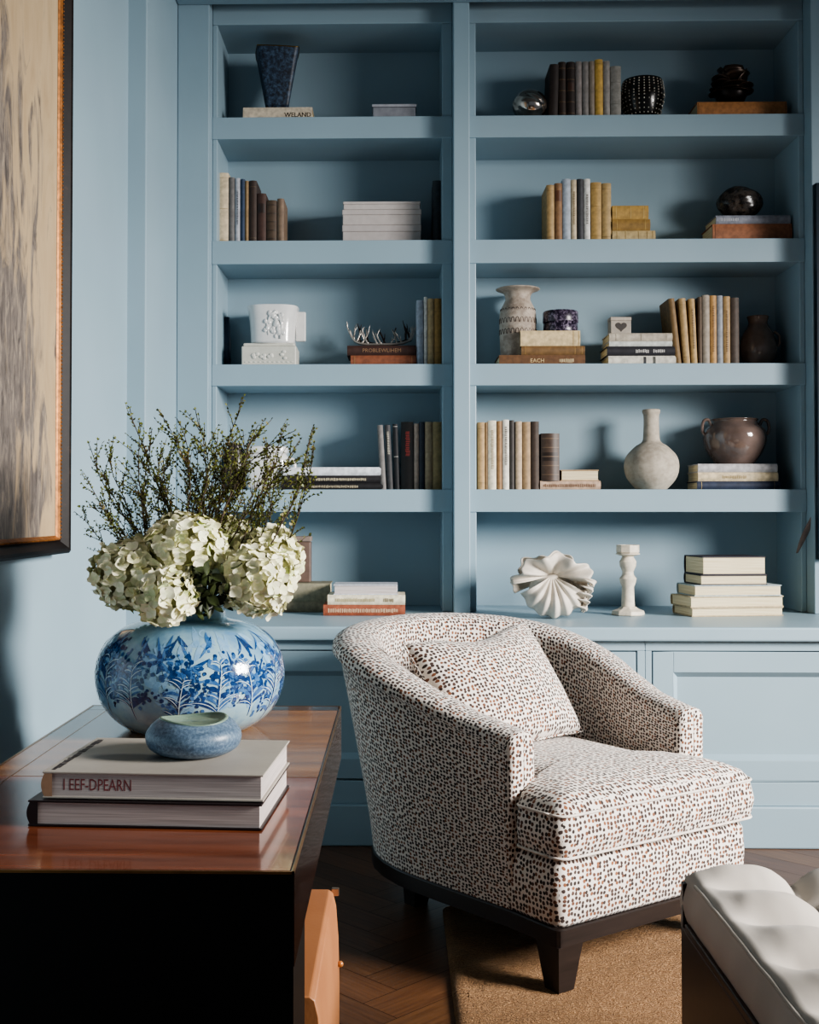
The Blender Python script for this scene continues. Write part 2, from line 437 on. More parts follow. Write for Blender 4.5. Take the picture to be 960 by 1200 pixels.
z = slip_box(401, 494, 263.5, ZT[1], 'pale grey linen box, bottom of the stack of three on second shelf', '#B9B1AE')
z = slip_box(401, 494, 245.5, z, 'pale grey linen box in the middle of the stack of three', '#BEB6B2')
z = slip_box(402, 493, 236, z, 'thin pale grey linen box on top of the stack of three', '#C2BAB6')
# --- left bay, third shelf
ZA = stack(2, [dict(a=(411, 488, 416.5, 426, '#8A4A2C', 'rust orange book lying at the bottom under the antler, third shelf'), marks=[('lines', '#B98A55', (.06, .93))]),
               dict(a=(407, 487.5, 405, 416, '#3F241C', 'dark brown book lying directly under the silver antler'), text=('PROBLEWLIHEM', .55, '#8A6B50', .22))], group=GB)
for a in ((488, 496.5, 352, '#A9B4C4', 'pale grey-blue book leading the upright row beside the antler', {}),
          (496.8, 501, 348, '#E2DCD2', 'thin white book behind the grey-blue one, third shelf of left bay', {}),
          (501.2, 508.8, 350, '#BFA473', 'tan book in the upright row beside the antler, third shelf', {}),
          (509, 517.5, 350, '#A07838', 'ochre book at the right end of third shelf, left bay', dict(marks=[('lines', '#6E4E22', (.2, .8))]))):
    stand(2, *a[:5], **a[5], group=GB)
# --- left bay, fourth shelf
zW = stack(3, [dict(a=(330, 449, 566, 573, '#1D1B1D', 'black book at the bottom of the flat pile behind the greenery'), marks=[('marks', '#B8A888', .3, .75)]),
          dict(a=(330, 446, 557.2, 566, '#232022', 'black book with pale lettering in the middle of the flat pile'), marks=[('marks', '#CDBE9C', .35, .85)]),
          dict(a=(332, 446.5, 547.5, 557, '#DFE3E8', 'white book on top of the flat pile on fourth shelf, left bay'))], group=GB)
for a in ((446, 453, 498, '#75706C', 'grey book leaning at the left of the dark row, fourth shelf', dict(lean=-.055)),
          (453.8, 461, 498, '#3B3B3D', 'charcoal book leaning in the dark row on the fourth shelf', dict(lean=-.045, marks=[('marks', '#B9B09A', .55, .9)])),
          (462.2, 468.5, 497, '#1E1F24', 'thin black book leaning beside the thick black one, fourth shelf', dict(lean=-.03, marks=[('lines', '#C9C4BA', (.5, .96))])),
          (470, 485, 494.5, '#171718', 'thick black book with red lettering on the fourth shelf, left bay', dict(marks=[('marks', '#A3342E', .5, .85)])),
          (485.3, 491, 496.5, '#BFA593', 'pinkish beige book right of the thick black book, fourth shelf', {}),
          (491.2, 497.8, 494.5, '#343A46', 'dark slate book between beige and tan books, fourth shelf', {}),
          (498, 506.8, 494.5, '#A48F6E', 'tan book second from the right end of fourth shelf, left bay', dict(marks=[('lines', '#6B5A3E', (.55,))])),
          (507, 518, 494.5, '#8F7B4E', 'olive tan book at the right end of fourth shelf, left bay', {})):
    stand(3, *a[:5], **a[5], group=GB)
# --- left bay, ledge
stack(4, [dict(a=(300, 386, 705, 715, '#857A60', 'olive grey book at the bottom, under the thick olive one on the ledge'), mode='flat'),
          dict(a=(312, 387, 683.5, 705, '#8C846A', 'thick olive grey book under the brown box on the ledge'))], yf=4.36, group=GB)
ZBX = zat(683.5, 4.36, 312)
stack(4, [dict(a=(379, 475, 708.5, 718, '#9A4B2E', 'rust red book at the bottom of the pile left of the armchair'), marks=[('marks', '#D9AE88', .06, .9)]),
          dict(a=(384, 475, 697, 708.5, '#DED3B4', 'cream book between the white and the rust red ones'), marks=[('marks', '#B8A878', .1, .6), ('marks', '#8A7A5A', .72, .84)]),
          dict(a=(391, 466, 685, 697, '#C9CBD2', 'white book on top of the pile left of the armchair'), mode='fore', pages=PG_W)], yf=4.22, group=GB)
# --- right bay, top shelf
for a in ((642.5, 653.5, 75.5, '#2E2320', 'dark brown book leaning at the left of the top row, right bay', dict(lean=.03)),
          (654.5, 663.5, 73, '#33231A', 'very dark brown gilt-banded book, second in the top row of right bay', dict(marks=[('bands', '#5A4126'), ('label', '#241812', .7, .85)])),
          (664, 674, 73, '#2B1D18', 'black-brown gilt-banded book left of the grey ones, top row', dict(marks=[('bands', '#57402A'), ('label', '#43261A', .5, .65)])),
          (674.4, 682, 72.5, '#8C8480', 'grey book right of the dark bound pair, top row', {}),
          (682.3, 690, 72.5, '#85807C', 'second grey book, in the middle of the top row', {}),
          (690.3, 697, 72, '#8F8272', 'taupe book just left of the yellow one', {}),
          (697.3, 706.8, 70, '#D2A648', 'bright yellow ochre book in the top row', dict(marks=[('lines', '#8A6620', (.08, .92))])),
          (707, 715, 72, '#9A948E', 'pale grey book just right of the yellow one', {}),
          (715.3, 728, 78, '#8E8B84', 'marbled grey book at the right end of the top row', dict(marks=[('lines', '#66645E', (.3, .7))]))):
    stand(0, *a[:5], **a[5], group=GB)
# --- right bay, second shelf
for a in ((640.5, 649.8, 217, '#B08D58', 'tan book at the left end of the second row, right bay', dict(marks=[('lines', '#7A5E34', (.1, .9))])),
          (650, 659, 215, '#8E6640', 'brown book second from left in the second row, right bay', dict(marks=[('label', '#6B3F26', .7, .88)])),
          (659.2, 669, 210, '#A3AFBD', 'pale blue-grey book in the second row, right bay', {}),
          (669.2, 676, 211, '#C8B593', 'cream-tan book with faint lettering left of the charcoal one', dict(marks=[('marks', '#7A6642', .3, .8)])),
          (676.3, 684, 210, '#3C3D42', 'charcoal book left of the white one, second row of right bay', {}),
          (684.3, 692, 210, '#DCD9D2', 'white book with dark lettering, second row of right bay', dict(marks=[('marks', '#5A5550', .3, .75)])),
          (692.6, 705, 214, '#B58F4C', 'golden ochre book with worn spine, second row', dict(marks=[('lines', '#8A682E', (.12, .6, .9))])),
          (705.3, 716.5, 215, '#B3935C', 'tan book at the right end of the second row, beside the flat pile', dict(marks=[('lines', '#7E6233', (.1, .9))]))):
    stand(1, *a[:5], **a[5], group=GB)
stack(1, [dict(a=(717.5, 768, 270.5, 280, '#BFA46E', 'pale tan book at the bottom of the golden flat pile'), marks=[('lines', '#8F7440', (.1, .3, .6, .8, .93))]),
          dict(a=(717.5, 762, 257, 270.5, '#9A7434', 'dark gold book in the middle of the golden flat pile'), marks=[('lines', '#C9A458', (.12, .86))]),
          dict(a=(717.5, 760, 241, 257, '#B58D42', 'golden book on top of the flat pile, second shelf'), marks=[('lines', '#D9B970', (.1, .5, .86))])], group=GB)
ZEG = stack(1, [dict(a=(835, 928, 262.5, 280, '#A5643F', 'terracotta book under the grey one, second shelf of right bay'), marks=[('lines', '#6E3C22', (.03, .97))]),
          dict(a=(839, 926, 252.5, 262.5, '#8F93A0', 'grey book under the dark pointed egg ornament'), marks=[('marks', '#C5C8D2', .06, .3)])], group=GB)
# --- right bay, third shelf
ZV3 = stack(2, [dict(a=(585, 686, 416, 426, '#6E4626', 'long brown book at the bottom, under the flared vase'), text=('EACH', .5, '#D6BC8C', .36), bulge=.002, marks=[('marks', '#D6BC8C', .7, .86)])], group=GB, dep=.2)
zz = ZV3
t, zz = flat(2, 611, 685.5, 405.5, 416, '#7D5A30', 'brown gilt book in the middle of pile beside the flared vase', zb=zz, group=GB, marks=[('lines', '#B98F4E', (.06, .84, .95))])
t, ZDB = flat(2, 610, 680, 387.5, 405.5, '#D9BE8C', 'thick cream book directly under the purple lidded box', zb=zz, group=GB, marks=[('lines', '#B08E50', (.88, .97))])
ZHB = stack(2, [dict(a=(713, 792, 417, 426, '#D2CDBE', 'white book with dark blocks, bottom of the pile by the leaning books'), marks=[('label', '#3A3A3C', .52, .56), ('label', '#55554F', .66, .7)]),
          dict(a=(711.5, 791, 406, 417, '#23222A', 'black book in the pile under the small heart box'), marks=[('marks', '#C8C4C0', .42, .62), ('marks', '#C8C4C0', .68, .85)]),
          dict(a=(714, 788, 400, 406, '#C9CFC8', 'thin whitish green book in the pile under the small heart box')),
          dict(a=(714, 788, 390.5, 400, '#B9AE9C', 'pale stone book directly under the small heart box'), marks=[('lines', '#8E8372', (.1, .5, .9))])], group=GB)
for a in ((791.5, 799, 349.5, '#7E6038', 'brown-gold book leaning first in the third row', dict(lean=-.105)),
          (801, 809.2, 349.5, '#B2905C', 'tan book leaning second in the third row', dict(lean=-.07, marks=[('lines', '#7A5C30', (.12, .9))])),
          (810.3, 817.6, 350, '#B9955C', 'tan book with lettering leaning third in the third row', dict(lean=-.04, marks=[('marks', '#5C4322', .25, .85)])),
          (818.5, 823, 348, '#5E4A38', 'thin brown upright book between leaning and taupe books, third row', {}),
          (823.3, 832, 346, '#A09382', 'taupe book in the third row', {}),
          (832.2, 840, 346.5, '#C08D4E', 'orange-tan lettered book left of the grey one, third row', dict(marks=[('marks', '#6E4A20', .2, .85)])),
          (840.2, 847.5, 346.5, '#8E939C', 'grey book in the third row of right bay', {}),
          (847.7, 856, 347.5, '#B28C58', 'tan lettered book left of the dark one, third row', dict(marks=[('marks', '#6A4A26', .2, .8)])),
          (856.2, 866.5, 349, '#4F4138', 'dark brown book at the right end of third row, beside the round vase', {})):
    stand(2, *a[:5], **a[5], group=GB)
# --- right bay, fourth shelf
for a in ((559.5, 568.5, 495, '#B48E58', 'tan book at the far left of fourth shelf, right bay', dict(marks=[('lines', '#7E6034', (.1, .9))])),
          (568.7, 571.6, 495, '#8C6B42', 'very thin brown book left of the cream one, fourth row', {}),
          (571.8, 582, 493, '#DFD3B8', 'cream lettered book in the fourth row', dict(marks=[('marks', '#8E7C58', .3, .85)])),
          (582.3, 588.5, 493.5, '#9C7244', 'brown-tan book between the cream and white ones', {}),
          (588.8, 597, 492, '#E4DDCD', 'white lettered book in the fourth row', dict(marks=[('marks', '#4F473C', .35, .9)])),
          (597.3, 603, 492.5, '#3F3A36', 'dark grey book right of the white one, fourth row', {}),
          (604, 612, 494, '#C2A684', 'pale tan book right of the dark grey one, fourth row', {}),
          (612.2, 622, 494.5, '#A5845C', 'tan brown book left of the dark brown one, fourth row', {}),
          (622.2, 632, 494, '#46362B', 'tall dark brown book at the right of fourth row', {})):
    stand(3, *a[:5], **a[5], group=GB)
zz = stack(3, [dict(a=(633, 704, 563.5, 574, '#C3A184', 'pinkish tan flat book under the thick brown volume'), marks=[('marks', '#7E5A40', .05, .9)])], group=GB)
stand(3, 634, 656, 508, '#4E3A2E', 'thick rounded dark brown volume standing on a flat book', zoff=zz-ZT[3], marks=[('bands', '#6A5340'), ('label', '#2E1F18', .42, .6)], bulge=.012, group=GB, rough=.5, dep=.12)
flat(3, 657.5, 702, 550.5, 563.5, '#B58F64', 'small cream-edged flat book beside the thick brown volume', zb=zz, mode='fore', group=GB, dep=.12)
ZPT = stack(3, [dict(a=(817, 914, 564, 574, '#27324C', 'navy blue book at the bottom, under the brown pot'), marks=[('lines', '#B89A5A', (.05, .93))]),
          dict(a=(818, 912, 553.5, 564, '#D6C198', 'cream tan book in the middle, under the brown pot'), marks=[('marks', '#A8905C', .3, .6)]),
          dict(a=(818, 911, 543.5, 553.5, '#B9B7B8', 'pale grey book on top of the pile, directly under the brown pot'))], group=GB)
# --- right bay, ledge: page edges to the front, turned a little
stack(4, [dict(a=(808, 922, 711.5, 719, '#B8A27A', 'cream book at the bottom of the pile of five on the ledge'), rz=.16),
          dict(a=(806, 923, 698.5, 711.5, '#C7B287', 'cream book second from the bottom of the pile of five'), rz=.18),
          dict(a=(812, 919, 685.5, 698.5, '#A9B9BC', 'pale book with blue-grey cover in the middle of the pile of five'), rz=.13),
          dict(a=(820, 901, 673.5, 685.5, '#3A3238', 'book with dark cover, second from top of the pile of five'), rz=.1),
          dict(a=(822, 900, 652, 673.5, '#2C2530', 'thick dark-covered book on top of the pile of five'), rz=.14)], yf=4.22, mode='fore', dep=.17, group=GB)
# ------------------------------------------------------------------ ornaments
def lathe_thing(name, label, cat, loc, prof, mat, part=None, seg=48, **kw):
    o = MB().lathe(prof, seg).build(name, mat, loc=loc, smooth=True, **kw); return tag(o, label, cat)
def px(r, D): return r/F*D
DO = 4.53
def pos(x, row, D=DO, z=None):
    y = (ROWT+[715])[row]-20
    return Vector((xat(x, D, y), D, z if z is not None else (ZT[row] if row < 4 else ZCT)))
def mottled(name, a, b, scale=60, rough=.25, c=None):
    n = NT(name); f = n.noise(scale, 6, None, .7)
    st = [(.42, a), (.56, b)] if c is None else [(.38, a), (.5, b), (.62, c)]
    n.base(n.ramp(f, st)); n.bump(f, .1, .002); return n.set(Roughness=rough)
# blue mottled flared square vase
p = pos(325, 0, z=ZV1); D0 = p.y
t = thing('flared_vase', 'dark blue mottled square vase flaring upward on a thin cream book', 'vase', p, .14)
hv = zat(63, D0, 325)-ZV1-.008
mb = MB()
def vz(a, b, inn=0):
    hh = b; w = (.046+.043*(hh**1.1))-inn
    ang = a*2*PI; k = 1/max(abs(math.cos(ang)), abs(math.sin(ang))); k = 1+(k-1)*.85
    return (w*k*math.cos(ang)*.92, w*k*math.sin(ang)*.92, .008+hv*hh)
mb.grid(lambda a, b: vz(a, b), 48, 14, cu=True); mb.grid(lambda a, b: vz(a, 1-b*.9, .006+.0*b), 48, 8, cu=True)
mb.add([vz(i/48, 0) for i in range(48)], [tuple(range(48))])
mb.build('vase_body', mottled('blue_mottle', '#0B111C', '#1E2E42', 75, .5, '#3E5268'), t, smooth=True)
mb = MB()
for sx in (-1, 1):
    for sy in (-1, 1): mb.sphere((sx*.03, sy*.03, .006), .006)
mb.build('brass_feet', M('#8A6A3C', .3, 1), t, smooth=True)
ng = [vz(i/48, 1) for i in range(49)]
MB().tube(ng, .0022, 6).build('gilt_rim', M('#7A6238', .35, 1), t, smooth=True)
# small acrylic box
p = pos(462, 0, 4.43)
w = px(52, 4.5)
t = thing('trinket_box', 'small pale silvery box at the right of the top shelf, left bay', 'box', p)
MB().box(-w/2+.004, w/2-.004, 0, .08, 0, .046).build('box_body', M('#9A9CA4', .3, .2), t, bevel=.003)
MB().box(-w/2, w/2, -.003, .083, .047, .058).build('lid', M('#B4B6BE', .25, .2), t, bevel=.003)
# white cachepot
zs = ZT[2]; D0 = 4.47
x0, x1 = xat(283, D0, 410), xat(347, D0, 410); zt = zat(401.5, D0, 315)
t = thing('plinth_box', 'off-white relief box under the white cachepot', 'box', ((x0+x1)/2, D0, zs)); W = x1-x0; H = zt-zs
MB().box(-W/2, W/2, 0, .15, 0, H*.86).box(-W/2+.006, W/2-.006, .006, .145, H*.86, H-.0006).build('box_body', M('#C9C8BE', .4, var=.05), t, bevel=.004)
mb = MB()
for k in range(14):
    a = R.uniform(-.3, .3); mb.sphere((a*W, 0, H*R.uniform(.35, .62)), .007, sc=(1.3, .5, 1))
for k in range(-5, 6): mb.sphere((k*W*.085, 0, H*.2), .004, sc=(1.6, .5, .6))
mb.build('relief', M('#D2D1C8', .4, var=.05), t, smooth=True)
p = Vector((xat(318, D0, 380), D0+.078, zt)); hp = zat(357.5, D0, 318)-zt; rw = px(30, D0)
t = thing('cachepot', 'glossy white porcelain cachepot with raised figures on third shelf', 'pot', p)
WHP = M('#DCDCDA', .12, var=.03, coat=.5)
def cp(a, b, inn=0):
    ang = a*2*PI; r = (rw*(.9+.14*b**2.2)-inn); k = (abs(math.cos(ang))**3.2+abs(math.sin(ang))**3.2)**(-1/3.2)
    return (r*k*math.cos(ang)*.98, r*k*math.sin(ang)*.98, hp*b)
mb = MB(); mb.grid(lambda a, b: cp(a, b), 56, 16, cu=True); mb.grid(lambda a, b: cp(a, 1-b*.92, .006), 56, 8, cu=True); mb.add([cp(i/56, 0) for i in range(56)], [tuple(range(56))]); mb.add([cp(i/56, .08, .006) for i in range(56)], [tuple(range(56))])
mb.build('pot_body', WHP, t, smooth=True)
mb = MB()
for k in range(26):
    a = R.gauss(.014, .017); b = R.uniform(.15, .8); mb.sphere((a, -rw*(.9+.12*b**2)+.001, hp*b), R.uniform(.006, .012), sc=(1, .6, 1.2))
mb.tube([(-.01, -rw*.86, hp*.2), (-.015, -rw*.9, hp*.5), (.0, -rw*.97, hp*.75), (.02, -rw*1.0, hp*.8)], .005)
mb.tube([(.035, -rw*.86, hp*.1), (.04, -rw*.9, hp*.5), (.03, -rw*.97, hp*.75)], .006)
mb.build('raised_figures', WHP, t, smooth=True)
mb = MB().box(rw*.9, rw*1.3, -.012, .012, hp*.1, hp*.9)
mb.build('handle', WHP, t, bevel=.005)
# vase-shaped dark sliver added as shade at the left end of the third shelf
D0 = 4.6
p = Vector((xat(265, D0, 400), D0, ZT[2])); h = zat(372, D0, 265)-ZT[2]
o = MB().lathe([(.012, 0), (.018, .004), (.02, h*.5), (.016, h*.85), (.014, h), (.011, h), (.012, h*.8)], 24).build('shade_sliver', M('#1D3146', .3), loc=p, smooth=True)
tag(o, 'slim dark navy vase-shaped sliver added as shade in the left corner of the third shelf', 'vase')
# silver antler on books
def branch(mb, p, d, L, r, depth, rr):
    pts = [Vector(p)]; d = Vector(d).normalized(); n = 7
    bend = Vector((rr.uniform(-.5, .5), rr.uniform(-.4, .4), rr.uniform(.1, .9)))
    for i in range(n):
        d = (d+bend*.14).normalized(); pts.append(pts[-1]+d*L/n)
    mb.tube(pts, [r*(1-.7*i/n) for i in range(n+1)], 7)
    if depth > 0:
        for k in (2, 4, 5):
            a = rr.uniform(-1, 1)
            branch(mb, pts[k], d+Vector((a, rr.uniform(-.5, .5), rr.uniform(.2, 1.1))), L*rr.uniform(.4, .6), r*.62, depth-1, rr)
D0 = 4.5
p = Vector((xat(447, D0, 400), D0+.04, ZA))
t = thing('antler_ornament', 'silver branching antler ornament lying on two brown books', 'ornament', p)
rr = random.Random(3); mb = MB(); SIL = M('#C4BBB2', .35, .8)
k = px(1, D0)
main = spline([(-38*k, 0, 22*k), (-34*k, 0, 12*k), (-24*k, -.01, 5*k), (0, -.015, 4.0*k), (22*k, -.01, 5*k), (34*k, 0, 10*k), (38*k, .01, 17*k)], 30)
mb.tube(main, [.0035+.002*math.sin(PI*i/30) for i in range(31)], 8)
for i in (3, 6, 8, 10, 12, 14, 15, 17, 19, 21, 24, 26, 28):
    branch(mb, main[i], (rr.uniform(-.9, .9), rr.uniform(-.2, .6), .8), rr.uniform(.04, .062), .0042, 1, rr)
mb.build('silver_antler', SIL, t, smooth=True)
mb = MB()
for i in (9, 12, 16, 19, 22, 25):
    branch(mb, main[i]+Vector((0, .03, .002)), (rr.uniform(-.7, .7), .2, .9), rr.uniform(.05, .07), .005, 1, rr)
mb.tube([main[6]+Vector((0, .03, 0)), main[16]+Vector((0, .035, -.002)), main[26]+Vector((0, .03, 0))], .006)
mb.build('dark_antler', M('#3A2E28', .4, .5), t, smooth=True)
# fourth shelf: white lidded jar and dark vase behind the greenery
D0 = 4.5
p = Vector((xat(312, D0, 540), D0+.06, ZT[3])); hj = zat(521, D0, 312)-ZT[3]
t = thing('lidded_jar', 'white rounded square jar with handle behind the greenery', 'jar', p)
rw = px(26, D0)
def sq(r, h0, h1, n=40, e=4.5):
    mb = MB()
    def g(a, b):
        ang = a*2*PI; k = (abs(math.cos(ang))**e+abs(math.sin(ang))**e)**(-1/e); s = 1-.12*(abs(2*b-1)**6)
        return (r*k*s*math.cos(ang), r*k*s*math.sin(ang), h0+(h1-h0)*b)
    mb.grid(g, n, 12, cu=True); mb.add([g(i/n, 0) for i in range(n)], [tuple(range(n))]); mb.add([g(i/n, 1) for i in range(n)], [tuple(range(n))]); return mb
sq(rw, 0, hj*.8).build('jar_body', WHP, t, smooth=True)
sq(rw*.96, hj*.805, hj*.97).build('lid', WHP, t, smooth=True)
MB().sphere((0, 0, hj*.99), .008).build('knob', M('#4A4644', .4), t, smooth=True)
MB().tube(spline([(rw*.95, 0, hj*.7), (rw*1.2, 0, hj*.66), (rw*1.22, 0, hj*.4), (rw*.95, 0, hj*.3)], 14), .006).build('handle', WHP, t, smooth=True)
D0 = 4.5; p = Vector((xat(274, D0, 545), D0+.03, ZT[3])); h = zat(519, D0, 274)-ZT[3]; r = px(13, D0)
o = MB().lathe([(r*.7, 0), (r*.9, .006), (r, h*.4), (r*.95, h*.75), (r*.6, h*.93), (r*.65, h), (r*.5, h), (r*.45, h*.9)], 32).build('dark_vase', M('#2A2320', .3), loc=p, smooth=True)
tag(o, 'dark brown vase behind the greenery at left of the fourth shelf', 'vase')
# ledge brown canister on olive books
D0 = 4.42; p = Vector((xat(351, D0, 655), D0, ZBX)); h = zat(628.5, D0, 351)-ZBX; w = px(13, D0)
t = thing('wooden_canister', 'small greyish brown canister with rim on olive books, ledge', 'box', p)
MB().box(-w, w, 0, .07, 0, h*.88).build('box_body', M('#6E5A50', .35), t, bevel=.004)
MB().box(-w-.002, w+.002, -.002, .072, h*.885, h).build('lid', M('#8A7A70', .3), t, bevel=.003)

# silver ball
D0 = 4.465; r = px(20.5, D0); p = pos(621, 0, D0)
def ballp():
    mb = MB()
    def g(a, b):
        th = a*2*PI; ph = b*PI; n = Vector((math.sin(ph)*math.cos(th), math.sin(ph)*math.sin(th), -math.cos(ph)))
        s = math.sin(4*math.atan2(n.z+n.x*.6, -n.y+.3)*1.6); rr_ = r*(1-.06*max(0, s)**6)
        return (n.x*rr_, n.y*rr_, n.z*rr_*.9+r*.9)
    mb.grid(g, 64, 32, cu=True); return mb
tag(ballp().build('silver_ball', M('#B9AFA6', .16, 1, var=.25, scale=30), loc=p, smooth=True), 'banded silver ball left of the dark books on top shelf', 'ornament')
# dotted black cup
D0 = 4.54; p = pos(753, 0, D0); h = zat(90.5, D0-.05, 753)-ZT[0]; r = px(25, D0)
t = thing('beaded_bowl', 'black cup-shaped bowl with vertical rows of silver beads, top shelf', 'bowl', p)
pr = [(r*.5, 0), (r*.58, .004), (r*.82, h*.25), (r*.98, h*.55), (r, h*.75), (r*.93, h*.95), (r*.92, h), (r*.87, h), (r*.92, h*.75), (r*.8, h*.3), (0, h*.1)]
MB().lathe(pr, 48).build('bowl_body', M('#17130F', .18), t, smooth=True)
mb = MB(); outer = spline([(a, 0, b) for a, b in pr[:6]], 16)
for k in range(26):
    a = 2*PI*k/26
    for q in outer[1:]:
        if R.random() < .86: mb.sphere((q.x*math.cos(a), q.x*math.sin(a), q.z), .0032, 6, 4)
mb.build('beading', M('#CFC8BC', .25, .6), t, smooth=True)
# bronze flower on wooden book/box
ZF = stack(0, [dict(a=(817, 922, 119.5, 135, '#B9773F', 'wide orange tan book lying under the bronze flower'), marks=[('lines', '#8A5226', (.012, .98))])], group=GB)
D0 = 4.54; p = Vector((xat(857, D0, 100), D0, ZF)); r = px(24, D0)
t = thing('bronze_flower', 'dark bronze open flower ornament on the orange book', 'ornament', p)
mb = MB(); rr = random.Random(5)
for ring, (n, el, ln) in enumerate(((6, .1, 1.05), (6, .45, 1.05), (5, .85, 1.1), (4, 1.2, 1.15))):
    for k in range(n):
        az = 2*PI*k/n+ring*.5+rr.uniform(-.15, .15); e = el+rr.uniform(-.1, .1)
        def g(a, b, az=az, e=e, ln=ln):
            l = b*r*ln; wd = (a-.5)*1.25*r*math.sin(PI*min(1, b*.6+.16))
            ee = e+(1-b)*.5-.2; rad = .25*r+l*math.cos(ee)*.78+abs(a-.5)**2*-.5*r
            zz_ = l*math.sin(ee)+r*.5+.2*r*(b**2)*(1-ring*.2)
            return (rad*math.cos(az)-wd*math.sin(az), rad*math.sin(az)+wd*math.cos(az), max(zz_*1.2, .003))
        mb.grid(g, 6, 6)
ob = mb.build('petals', M('#43342B', .32, .5), t, smooth=True, recalc=False)
sdm = ob.modifiers.new('s', 'SOLIDIFY'); sdm.thickness = .0025
MB().sphere((0, 0, r*.8), r*.78, 20, 12).build('flower_heart', M('#1D1512', .35, .5), t, smooth=True)
# pointed egg
D0 = 4.53; p = Vector((xat(867, D0, 230), D0, ZEG)); L = px(27.5, D0); hr = px(19.5, D0)
mb = MB()
def g(a, b):
    x = -1+2*b; ph = a*2*PI; rr_ = hr*max(0, (1-abs(x)**2.0))**.62*(1+.05*math.sin(ph*5+x*3)+.02*math.sin(ph*17+x*8))
    return (x*L, rr_*math.cos(ph), hr*.98+rr_*math.sin(ph)*.98)
mb.grid(g, 48, 32, cu=True)
tag(mb.build('pointed_egg', mottled('dark_pewter', '#1C1816', '#4A433E', 45, .2), loc=p, smooth=True), 'dark glossy pointed egg-shaped ornament on grey book, second shelf', 'ornament')
# flared carved vase
D0 = 4.56; p = Vector((xat(607, D0, 380), D0, ZV3)); k = px(1, D0); h = zat(339, D0, 607)-ZV3
t = thing('carved_vase', 'stone coloured vase with flared lip and carved band, third shelf', 'vase', p)
STONE = mottled('stone_glaze', '#8E8073', '#B3A698', 14, .6)
pr = [(19*k, 0), (20*k, .006), (21*k, h*.2), (21.5*k, h*.5), (20.5*k, h*.68), (16*k, h*.8), (14.5*k, h*.86), (17*k, h*.94), (25*k, h*.985), (25.5*k, h), (23*k, h), (14*k, h*.93), (12*k, h*.86), (14*k, h*.78), (0, h*.7)]
MB().lathe([(a.x, a.z) for a in spline([(a, 0, b) for a, b in pr], 70)], 48).build('vase_body', STONE, t, smooth=True)
rr = random.Random(9)
for zz_ in (.36, .52, .66):
    mb = MB()
    for j in range(26):
        a = 2*PI*j/26; q = 21.3*k if zz_ < .6 else 20.2*k
        pts = [(math.cos(a+d)*(q+.0006), math.sin(a+d)*(q+.0006), h*(zz_+e)) for d, e in ((-.1, -.03), (-.06, .03), (0, .045), (.06, .03), (.1, -.03))]
        mb.tube(pts, .0012, 5)
    mb.build('carved_band', M('#564A44', .7), t, smooth=True)
# purple lidded box
D0 = 4.53; p = Vector((xat(657, D0, 376), D0, ZDB)); r = px(20.5, D0); h = zat(365.5, D0, 657)-ZDB
PUR = mottled('purple_pattern', '#1E1826', '#2A2233', 90, .3, '#8A7F92')
t = thing('round_lidded_box', 'dark purple patterned round box with lid on the cream book', 'box', p)
MB().lathe([(r*.97, 0), (r*.98, h*.02), (r*.97, h*.5), (0, h*.5)], 40).build('box_body', PUR, t, smooth=True)
MB().lathe([(r, h*.47), (r*1.01, h*.5), (r*1.0, h*.95), (r*.95, h), (0, h)], 40).build('lid', PUR, t, angle=.7)
# heart box
D0 = 4.47; x0, x1 = xat(716, D0, 380), xat(740, D0, 380); W = x1-x0; h = zat(371.5, D0, 728)-ZHB
t = thing('heart_box', 'small square grey box with dark heart on pile of books', 'box', ((x0+x1)/2, D0, ZHB), .06)
MB().box(-W/2, W/2, 0, .05, 0, h*.78).build('box_body', M('#A39A8E', .6), t, bevel=.0015)
MB().box(-W/2-.001, W/2+.001, -.001, .051, h*.785, h).build('lid', M('#A99F93', .6), t, bevel=.0015)
hv_ = [(16*math.sin(a)**3, 13*math.cos(a)-5*math.cos(2*a)-2*math.cos(3*a)-math.cos(4*a)) for a in [2*PI*i/32 for i in range(32)]]
MB().add([(a*W*.018, -.0012, h*.42+b*W*.016) for a, b in hv_], [tuple(range(32))]).build('heart', M('#37302C', .6), t, recalc=False)
# round brown vase right end third shelf
GLB = M('#75645A', .12, var=.3, scale=12, coat=.6)
D0 = 4.56; p = Vector((xat(888.5, D0, 400), D0, ZT[2])); k = px(1, D0); h = zat(371.5, D0, 888)-ZT[2]
pr = [(13*k, 0), (15*k, .004), (20.5*k, h*.25), (21.5*k, h*.42), (18*k, h*.65), (12*k, h*.82), (11*k, h*.9), (12.5*k, h), (10.5*k, h), (9*k, h*.9), (0, h*.7)]
t = thing('round_vase', 'glossy dark brown round vase at the right end of third shelf', 'vase', p)
MB().lathe([(a.x, a.z) for a in spline([(a, 0, b) for a, b in pr], 50)], 48).build('vase_body', GLB, t, smooth=True)
MB().tube(spline([(17*k, -.02, h*.7), (22*k, -.025, h*.62), (23*k, -.02, h*.48), (20.5*k, -.02, h*.4)], 12), .005).build('handle', GLB, t, smooth=True)
